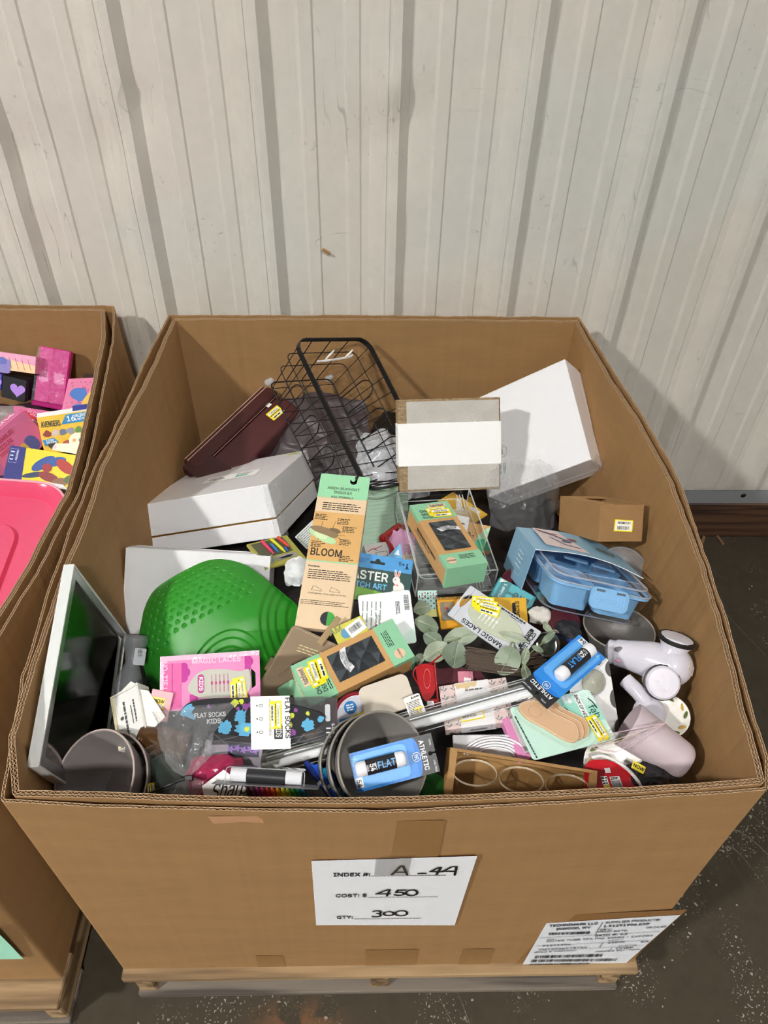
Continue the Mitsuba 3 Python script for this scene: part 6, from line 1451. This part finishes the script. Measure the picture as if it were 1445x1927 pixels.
for i, c in enumerate(('#1d2f78', '#1f4fb0', '#2358c4', '#2f86c8', '#2a9ac0', '#17204a')):
    p = np.array((-.100 + i * .007, .082 - i * .003, .742 - .002 * (i % 2)))
    t = Thing('marker', ('navy', 'royal blue', 'bright blue', 'sky blue', 'cyan', 'midnight blue')[i] + ' marker in the blue fan of pens under the rod', 'marker', None, 'blue markers under the rod')
    t.part('barrel', tube([p + (-.022, .028, .004), p + (.018, -.026, -.004), p + (.021, -.030, -.005)], [.0045, .0045, .003], 10), c, 'gloss', 40)
    t.part('cap_band', tube([p + (.0, -.002, 0), p + (.003, -.006, -.0006)], .0048, 10), '#d9dde2', 'satin', 40)
M, w, h, d = pose('socks_c')
t = Thing('lace_blister', 'clear blister pack with black and white lace roll lying flat above the markers', 'blister pack', frame((-.172, .050, .796), (.06, .84, .54), (.99, -.02, 0)))
t.part('card', slab(.150, .046, .0015), '#6f6f72', 'satin')
for x in (-.040, .036): t.part('white_lace', tube([(x - .013, .004, .010), (x + .013, .004, .010)], .0095, 18), '#e2e3e8', 'matte', 50)
t.part('black_wrap', tube([(-.030, .004, .010), (.026, .004, .010)], .010, 20), '#1d1e22', 'satin', 50)
t.part('blister', [sheet(.112, .034, 2, 2, lambda u, v: (u, v, u * 0)).apply_transform(tr(-.002, .004, .022)), sheet(.112, .022, 2, 2, lambda u, v: (u, v, u * 0)).apply_transform(frame((-.002, -.013, .011), (0, -1, 0), (1, 0, 0)))], None, 'clear')
t.part('blister_edge', tube(bend([(-.058, -.013, .001), (-.058, -.013, .022), (.054, -.013, .022), (.054, -.013, .001)], .006), .0008, 5), '#c9ccd0', 'tinted', True)
t = Thing('green_cloth', 'dark green mesh scrap between the middle bowls and the glass tray', 'cloth', frame((.066, .070, .722), (0, -.4, .9)))
t.part('', crumple(.05, .06, .006, 40, 61, 20, 20, .008), '#1e6a2a', 'matte', 50)


# ------------------------------------------------------------------ signs on the front of the big carton
def front_thing(key, label, n, corners):
    c = POSES[n]; x, z = c[0], c[2]
    return Thing(key, label, 'sign' if key == 'index_sign' else 'label', on_front(x, z, .0022))


t = front_thing('index_sign', 'white paper sheet with handwritten lot index, cost and quantity, taped to the carton front', 'index_sign', None)
pts = [(-.118, .150), (.123, .162), (.117, -.157), (-.124, -.147)]
def bulge(u, v):
    a = (u + .5); b = (v + .5)
    x = (1 - b) * ((1 - a) * pts[3][0] + a * pts[2][0]) + b * ((1 - a) * pts[0][0] + a * pts[1][0])
    y = (1 - b) * ((1 - a) * pts[3][1] + a * pts[2][1]) + b * ((1 - a) * pts[0][1] + a * pts[1][1])
    return x, y, .0002 + .0009 * (meshkit.noise(np.stack([u * 3, v * 3, u * 0], -1), 4) - .5)
t.part('sheet', sheet(1, 1, 14, 14, bulge), '#dfe0e2', 'matte', True)
Z_ = .0016
t.part('lettering', [text('INDEX #:', .0135, -.088, .090, Z_, fit=.056, bold=True), text('COST: $', .0135, -.087, -.002, Z_, fit=.050, bold=True), text('QTY:', .0135, -.088, -.108, Z_, fit=.028, bold=True),
                     flat([rect(-.031, .0885, .083, .0900), rect(-.036, -.0065, .077, -.0050), rect(-.059, -.1125, .056, -.1110)], Z_)], '#252528', 'matte')
def strokes(S, w): return flat(shapely.union_all([sg.LineString(s).buffer(w / 2, cap_style='flat' if len(s) == 2 else 'round', quad_segs=3) for s in S]), Z_ + .0004)
arc = lambda cx, cy, rx, ry, a, b, n=14: [(cx + rx * math.cos(q), cy + ry * math.sin(q)) for q in np.radians(np.linspace(a, b, n))]
hand = [[(.000, .094), (.013, .131)], [(.013, .131), (.016, .131), (.024, .094)], [(.005, .106), (.024, .105)], [(.039, .099), (.053, .099)],
        [(.069, .122), (.058, .106), (.076, .105)], [(.073, .124), (.068, .092)], [(.088, .124), (.077, .107), (.094, .106)], [(.090, .125), (.096, .125), (.096, .091)],
        [(-.004, .031), (-.022, .012), (.0, .012)], [(-.001, .031), (-.005, .001)], [(.024, .028), (.012, .028), (.009, .017)] + arc(.014, .011, .008, .0075, 80, -150), arc(.034, .015, .009, .013, 0, 360, 22),
        arc(-.020, -.077, .007, .007, 150, -70) + arc(-.021, -.092, .008, .009, 80, -140), arc(.000, -.085, .0085, .010, 0, 360, 20), arc(.021, -.084, .010, .013, 0, 360, 22)]
t.part('handwriting', strokes(hand, .0040), '#151517', 'satin')
t.part('tape', ext(poly([(-.024, .165), (.028, .168), (.025, .095), (-.026, .095)]), .0022, .0024), None, 'clear')

t = front_thing('shipping_label', 'white printed shipping label with barcodes at the lower right of the carton front', 'shipping_label', None)
pts = [(-.113, .117), (.118, .150), (.085, -.128), (-.122, -.135)]
t.part('sheet', sheet(1, 1, 14, 14, bulge), '#d9dbdf', 'matte', True)
R_ = lambda s, x, y, h_, f_, b=False: text(s, h_, x, y, Z_, fit=f_, rot=7, bold=b)
t.part('lettering', [R_('TECHNIMARK LLC', -.106, .101, .0105, .086, True), R_('INWOOD, WV', -.091, .083, .0105, .062, True), R_('SUPPLIER PRODUCT#:', -.008, .114, .0105, .096), R_('1.91291906.EXP', -.008, .095, .0105, .082, True), R_('REV:', -.010, .078, .0085, .022), R_('PROD DATE:', -.011, .066, .0085, .054), R_('08/24/25', .072, .086, .0085, .036), R_('SKID #: 62', -.013, .045, .0105, .060),
                     R_('OUTER TUBE TPX PRI. 50MM - EXPORT', -.098, .018, .0085, .196), R_('91291906', -.101, -.008, .0085, .053), R_('23800', .020, .005, .0085, .032), R_('EA', .082, .008, .0085, .016), R_('YMTS304978744', -.105, -.030, .0085, .092), R_('CHEP', .043, -.030, .0105, .034), R_('MOLD #: DQ316WV', -.110, -.045, .006, .08), R_('PRESS #: E07-TMWV', .008, -.046, .0065, .09),
                     R_('SKID', -.098, .030, .004, .014), R_('QUANTITY', .018, .020, .004, .028), R_('PALLET TYPE', .045, -.012, .004, .034)], '#2c2c30', 'matte')
T7 = rz(7)
t.part('rule', flat([rect(-.112, .0, .1, .0012), rect(-.112, -.030, .09, -.0288), rect(-.112, .046, .11, .0472)], Z_).apply_transform(tr(0, .008) @ T7), '#55565a', 'matte')
t.part('rule', flat([rect(-.014, .058, -.0128, .120), rect(.010, -.02, .0112, .010), rect(.034, -.045, .0352, -.02)], Z_), '#55565a', 'matte')
t.part('barcode', [flat(barcode(-.097, .055, -.022, .069, 3, 34), Z_).apply_transform(tr(0, .006) @ rz(3)), flat(barcode(-.107, -.075, .025, -.058, 5, 60), Z_).apply_transform(rz(2)), flat(barcode(-.108, -.103, .062, -.086, 6, 78), Z_), flat(barcode(-.108, -.126, .012, -.112, 7, 52), Z_)], '#1e1e22', 'matte')
t.part('grey_strip', flat(poly([(-.108, -.132), (.07, -.126), (.075, -.119), (.02, -.127), (-.1, -.128)]), Z_), '#9a9ba0', 'matte')

# ------------------------------------------------------------------ the left carton's goods
hp = Thing('packing_jumble', 'dark pink and black wrappings under the valentine goods in the left carton', 'packing', kind='stuff')
def heap2(u, v):
    z = np.interp(v, [-.5, 0, .5], [.60, .61, .60]) + .04 * ridged(u, v * 1.2, 9, 5)
    return u, v, z
hp.part('', sheet(.96, 1.20, 60, 60, heap2), '#3c1f2e', 'satin', True)
scene[hp.key]['to_world'] = mi.ScalarTransform4f().translate([-1.135, .625, 0])
M, w, h, d = pose('swirl_box')
t = Thing('swirl_box', 'pale pink box with orange bars and purple tag at the back of its carton', 'box', M)
t.part('body', slab(w, h, .04, .001), '#dc93b4', 'satin')
t.part('cream_panel', flat(poly([(-.02, .008), (w / 2, -.002), (w / 2, -h / 2), (-.02, -h / 2)]), .0005), '#e6c093', 'satin')
t.part('orange_bar', flat([line([(x, .010), (x + .010, -.016)], .0016) for x in (.006, .022, .038, .054)], .0008), '#c26a3a', 'satin')
t.part('purple_tag', ext(rrect(.056, .034, .006, -.004, -.008), 0, .002), '#8f86c4', 'gloss', S=tr(-.012, -.004))
t.part('badge', flat([ell(.002, .0, .013, .009)], .003), '#4a4fa8', 'satin', S=tr(-.012, .0))
M, w, h, d = pose('heart_box')
def heart(cx, cy, s):
    q = np.linspace(0, 2 * np.pi, 40)
    return poly(np.column_stack([cx + s * 16 * np.sin(q) ** 3 / 17, cy + s * (13 * np.cos(q) - 5 * np.cos(2 * q) - 2 * np.cos(3 * q) - np.cos(4 * q)) / 17]))
t = Thing('heart_box', 'black box with one large lilac heart in the left carton', 'box', M)
t.part('body', slab(w, h, .06, .001), '#222226', 'satin')
t.part('heart', flat(heart(.009, -.001, .020), .0006), '#b48be0', 'satin')
t.part('side_ridge', [box(w / 2 - .0005, w / 2 + .002, -h / 2 + .003, h / 2 - .003, z, z + .004, .0005) for z in (-.012, -.022, -.032)], '#2f2530', 'satin')
M, w, h, d = pose('purple_box')
t = Thing('heart_box', 'purple box with a lilac heart at the left edge of the picture', 'box', M)
t.part('body', slab(w, h, .05, .001), '#4a44a4', 'satin')
t.part('heart', flat(heart(.016, -.004, .016), .0006), '#a98be0', 'satin')
M, w, h, d = pose('magenta_pack')
t = Thing('wrapped_pack', 'magenta twin pack in shiny shrink wrap standing at the back of the left carton', 'pack', M)
for sx in (-1, 1):
    t.part('bar', box(min(0, sx * w * .49) , max(0, sx * w * .49), -h / 2, h / 2, -.03, 0, .003), '#d42f8e', 'gloss', S=rxyz(0, sx * 7, 0))
    t.part('printed_label', flat(poly([(-.014, .012), (-.008, .009), (.0, .011), (.010, .008), (.014, -.018), (.008, -.016), (.0, -.019), (-.012, -.016)]), .0008), '#e87fb8', 'satin', S=rxyz(0, sx * 7, 0) @ tr(sx * w * .24, .0))
t.part('shrink_wrap', crumple(w * .98, h * .98, .0035, 55, 5, 40, 60, 0, .0), None, 'film', 50, S=tr(0, 0, .006))
t.part('foot_block', box(-w / 2, w / 2, -h / 2 - .012, -h / 2, -.03, .004, .002), '#a3206c', 'gloss')
M, w, h, d = pose('pink_pack')
t = Thing('pink_pack', 'rose pink pack with blue and yellow blobs at the right side of the left carton', 'pack', M)
t.part('body', slab(w, h, .03, .001), '#dc7fa4', 'satin')
t.part('blue_blob', flat([smooth_poly([(-.040, .002), (-.030, .014), (-.008, .015), (.006, .006), (.008, -.010), (-.006, -.022), (-.022, -.016), (-.036, -.006)], 5), ell(-.010, -.034, .012, .005)], .0006), '#4f7ac0', 'satin')
t.part('yellow_blob', flat([smooth_poly([(.010, -.004), (.022, .004), (.036, .0), (.044, -.02), (.036, -.034), (.014, -.034), (.0, -.028)], 5)], .0008), '#e2bf5a', 'satin')
r = np.random.default_rng(8)
t.part('confetti', flat([disc(r.uniform(-.045, .045), r.uniform(-.038, .034), r.uniform(.0012, .0026), 4) for q in range(46)], .0004), '#b45a8a', 'satin')
t = Thing('dark_pack', 'dark flat pack behind the rose pink pack in the left carton', 'pack', frame((-.70, 1.19, .70), (0, -.3, .95)))
t.part('', slab(.11, .05, .02, .001), '#3c2a24', 'satin')
M, w, h, d = pose('puzzle_b')
t = Thing('puzzle_box', 'pink puzzle box with red panel, behind the other puzzle box', 'box', M)
t.part('body', slab(w, h, .05, .001), '#cf6a94', 'satin')
t.part('red_panel', flat(poly([(-.036, .018), (.05, .010), (.05, -.026), (-.044, -.024)]), .0006), '#c4324a', 'satin')
t.part('lettering', [text('PUZZLES', .014, -.024, -.010, .0009, rot=-16, bold=True, fit=.07)], '#f4eef0', 'satin')
t.part('lettering', [text('PUZZLES', .010, -.018, .012, .0009, rot=-14, bold=True, fit=.06)], '#e0a0bc', 'satin')
fx = lambda px: px
t = Thing('puzzle_box', 'pink ridged box of assembled puzzles at the left edge of the picture', 'box', frame((-.830, .925, .715), (.72, -.45, .48), (.40, .80, .08)))
t.part('body', slab(.125, .090, .07, .001), '#d3709c', 'satin')
t.part('lettering', [text('ASSEMBLED', .0085, -.052, .022, .0009, fit=.062, bold=True), text('PUZZLES', .0085, -.052, .008, .0009, fit=.046, bold=True), flat(bars(-.052, -.004, -.01, .004, 2, 3, .5), .0009)], '#b03a55', 'satin')
t.part('printed_blob', flat([smooth_poly([(.012, -.010), (.030, -.006), (.040, -.020), (.036, -.038), (.016, -.040)], 5)], .0007), '#5a62a0', 'satin')
t.part('printed_blob', flat([smooth_poly([(-.008, -.014), (.008, -.010), (.012, -.030), (.0, -.040), (-.012, -.032)], 5)], .0009), '#d6ac5c', 'satin')
t.part('lettering', text('PUZZLES', .024, -.050, -.012, .0009, bold=True, fit=.115), '#f2e6ec', 'satin', S=frame((0, .0455, -.032), (0, 1, 0), (-1, 0, 0)))
M, w, h, d = pose('valentine_box')
t = Thing('valentine_box', 'yellow box of sixteen valentines with blue banner in the left carton', 'box', M)
t.part('body', slab(w, h, .03, .0008), '#e0b82e', 'satin')
t.part('blue_banner', flat(poly([(-.012, .020), (.003, .041), (w / 2, .041), (w / 2, .020)]), .0006), '#1f7fb4', 'satin')
t.part('lettering', [text('AVENGERS', .0125, -.060, .020, .0009, rot=-2, bold=True, fit=.046)], '#1c1c20', 'satin')
t.part('lettering', [text('16', .012, .002, .025, .0010, bold=True), text('VALENTINES', .0068, .021, .032, .0010, bold=True, fit=.046), text('& KEYCHAINS', .0045, .022, .025, .0010, bold=True, fit=.044)], '#f2f4f6', 'satin')
t.part('blue_label', flat(poly([(-.064, -.010), (-.036, -.007), (-.027, -.019), (-.060, -.024)]), .0010), '#1f7fb4', 'satin')
t.part('lettering', [text('8 CARD', .004, -.056, -.0135, .0013, bold=True), text('DESIGNS', .004, -.056, -.019, .0013, bold=True)], '#eef2f4', 'satin')
r = np.random.default_rng(21)
for i, (x, c) in enumerate(((-.050, '#8a2f2a'), (-.030, '#c9b9b4'), (-.012, '#6a6f88'), (.006, '#8a8f9c'), (.026, '#5f8a3c'), (.046, '#4a5a44'), (-.008, '#a8523a'), (-.044, '#2a2620'))):
    y = .003 if i < 6 else -.024
    t.part('picture_patch', flat(smooth_poly([(x + .010 * math.cos(q) * r.uniform(.7, 1.1), y + .0085 * math.sin(q) * r.uniform(.7, 1.1)) for q in np.arange(8) * np.pi / 4], 3), .0007 + .0001 * i), c, 'satin')
t.part('open_flap', ext(rect(-w / 2, 0, w / 2, .012), -.0006, 0), '#e4e4e2', 'satin', S=tr(0, h / 2, -.001) @ rxyz(-35, 0, 0))
t.part('blue_flap', ext(rect(.02, .004, w / 2, .016), -.0006, 0), '#343a8c', 'satin', S=tr(0, h / 2, .001) @ rxyz(-25, 0, 0))
M, w, h, d = pose('cream_card')
t = Thing('cream_card', 'cream die-cut card with orange and dark dots over the yellow valentine box', 'card', M)
t.part('body', ext(shapely.union_all([poly([(-.036, -.010), (-.030, -.003), (.0, .0), (.036, .004), (.036, -.024), (-.036, -.018)]), disc(.018, .008, .018, 12), rect(.018, -.01, .038, .026)]), -.001, 0), '#ecdfb8', 'satin')
t.part('orange_dot', flat(disc(.012, .008, .0042), .0006), '#dd8a3a', 'satin')
t.part('dark_dot', flat(disc(.027, .010, .0048), .0006), '#3a3336', 'satin')
t.part('pink_dot', flat(disc(-.031, -.011, .0042), .0006), '#e6a6b8', 'satin')
M, w, h, d = pose('hero_box')
t = Thing('action_card_box', 'navy and yellow printed box with red and blue artwork in the left carton', 'box', M)
t.part('body', slab(w, h * 1.1, .03, .0008), '#e6d22a', 'satin')
t.part('navy_panel', flat(poly([(-w / 2, h * .55), (-.050, h * .55), (-.043, -h * .55), (-w / 2, -h * .55)]), .0006), '#262a78', 'satin')
t.part('warning_frame', flat(rect(-.086, .002, -.066, .034).difference(rect(-.0854, .0026, -.0666, .0334)), .0009), '#b8bce0', 'satin')
t.part('lettering', [text('WARNING', .0045, -.070, .031, .0009, rot=-90, bold=True, fit=.022), flat(bars(-.084, .005, -.074, .031, 3, 2, .3), .0009)], '#d6d8ee', 'satin')
for i, (x, y, a, b, g, c) in enumerate(((.000, .010, .030, .012, 35, '#2f4f96'), (.030, .018, .024, .010, 20, '#34589f'), (.055, .010, .026, .012, -25, '#b0342c'), (-.015, -.018, .030, .006, 15, '#2a3a5c'), (.020, -.018, .026, .010, -10, '#8a2c30'), (.050, -.026, .020, .010, 10, '#8a6248'), (.012, .002, .012, .010, 0, '#a03038'), (.070, -.016, .012, .008, 30, '#566a3c'))):
    t.part('artwork_patch', flat(ell(x, y, a, b, g).intersection(rect(-.048, -h * .54, w / 2 - .001, h * .54)), .0007 + .00015 * i), c, 'satin')
t.part('white_patch', flat(poly([(.0, -.040), (.018, -.030), (.06, -.030), (.075, -.040)]), .0022), '#dcdcdc', 'satin')

# pink tub lid: a big rounded translucent plastic tub on top of the goods
t = Thing('pink_tub', 'large rounded translucent pink plastic tub lying on the goods in the left carton', 'tub', frame((-.80, .52, .745), (.1, -.12, .98), (.97, .0, -.1)))
g0 = rrect(.42, .44, .07, -.05, -.01, n=12)
fr_ = np.array([g0.exterior.interpolate(q, True).coords[0] for q in np.arange(120) / 120]); c0 = np.array([-.05, -.01])
lv_ = [(1.0, .0, ), (1.01, .005), (.985, .006), (.93, -.004), (.90, -.020), (.60, -.030), (.58, -.022), (.42, -.026), (.40, -.040), (0, -.042)]
V = np.vstack([np.column_stack([c0 + (fr_ - c0) * f, np.full(120, z)]) for f, z in lv_]); F = []
i_ = np.arange(120); j_ = (i_ + 1) % 120
for q in range(len(lv_) - 1): F += [np.stack([q * 120 + i_, q * 120 + j_, (q + 1) * 120 + j_], 1), np.stack([q * 120 + i_, (q + 1) * 120 + j_, (q + 1) * 120 + i_], 1)]
t.part('shell', trimesh.Trimesh(V, np.vstack(F), process=False), '#d84f70', 'gloss', 40)
t.part('lip', tube([(x, y, .0065) for x, y in (c0 + (fr_ - c0) * 1.0)], .0028, 6, True), '#e8a3b4', 'gloss', True)
t = Thing('grey_wrap', 'grey-brown wrapped soft item between the heart box and the puzzle boxes', 'wrap', frame((-.93, 1.06, .66), (0, -.5, .85)))
t.part('', crumple(.16, .10, .014, 16, 71, 30, 24, .02), '#8a7f7c', 'satin', 50)

# ------------------------------------------------------------------ bits on the floor
t = Thing('floor_debris', 'pale paint chips and splinters scattered on the concrete right of the carton', 'debris', kind='stuff')
r = np.random.default_rng(31); ms = []
for i in range(150):
    x, y = (r.normal(.66, .06), r.normal(.16, .07)) if i < 70 else (r.uniform(.52, 1.2), r.uniform(-.1, 1.2)) if i < 110 else (r.uniform(-.5, .7), r.uniform(-.2, -.03))
    s = r.uniform(.0012, .0032)
    m = trimesh.creation.icosphere(0, s); m.apply_transform(tr(x, y, s * .5) @ rz(r.uniform(0, 360)) @ np.diag([r.uniform(.7, 1.8), 1, .5, 1])); ms.append(m)
t.part('', ms, '#8f897a', 'matte')
for i, (px_, s_) in enumerate((((1.02, 1.17), .009), ((1.10, 1.29), .012), ((1.16, 1.30), .009))):
    t = Thing('wood_splinter', ('white chip on the concrete near the baseboard', 'tan wood splinter against the baseboard', 'second splinter against the baseboard, further right')[i], 'splinter', tr(px_[0], px_[1], .004) @ rz(20 + 40 * i))
    t.part('', box(-s_ * (1 + i), s_ * (1 + i), -s_ * .4, s_ * .4, -.0038, .003, .001), '#c9c2b2' if i == 0 else '#8a6a4a', 'matte')
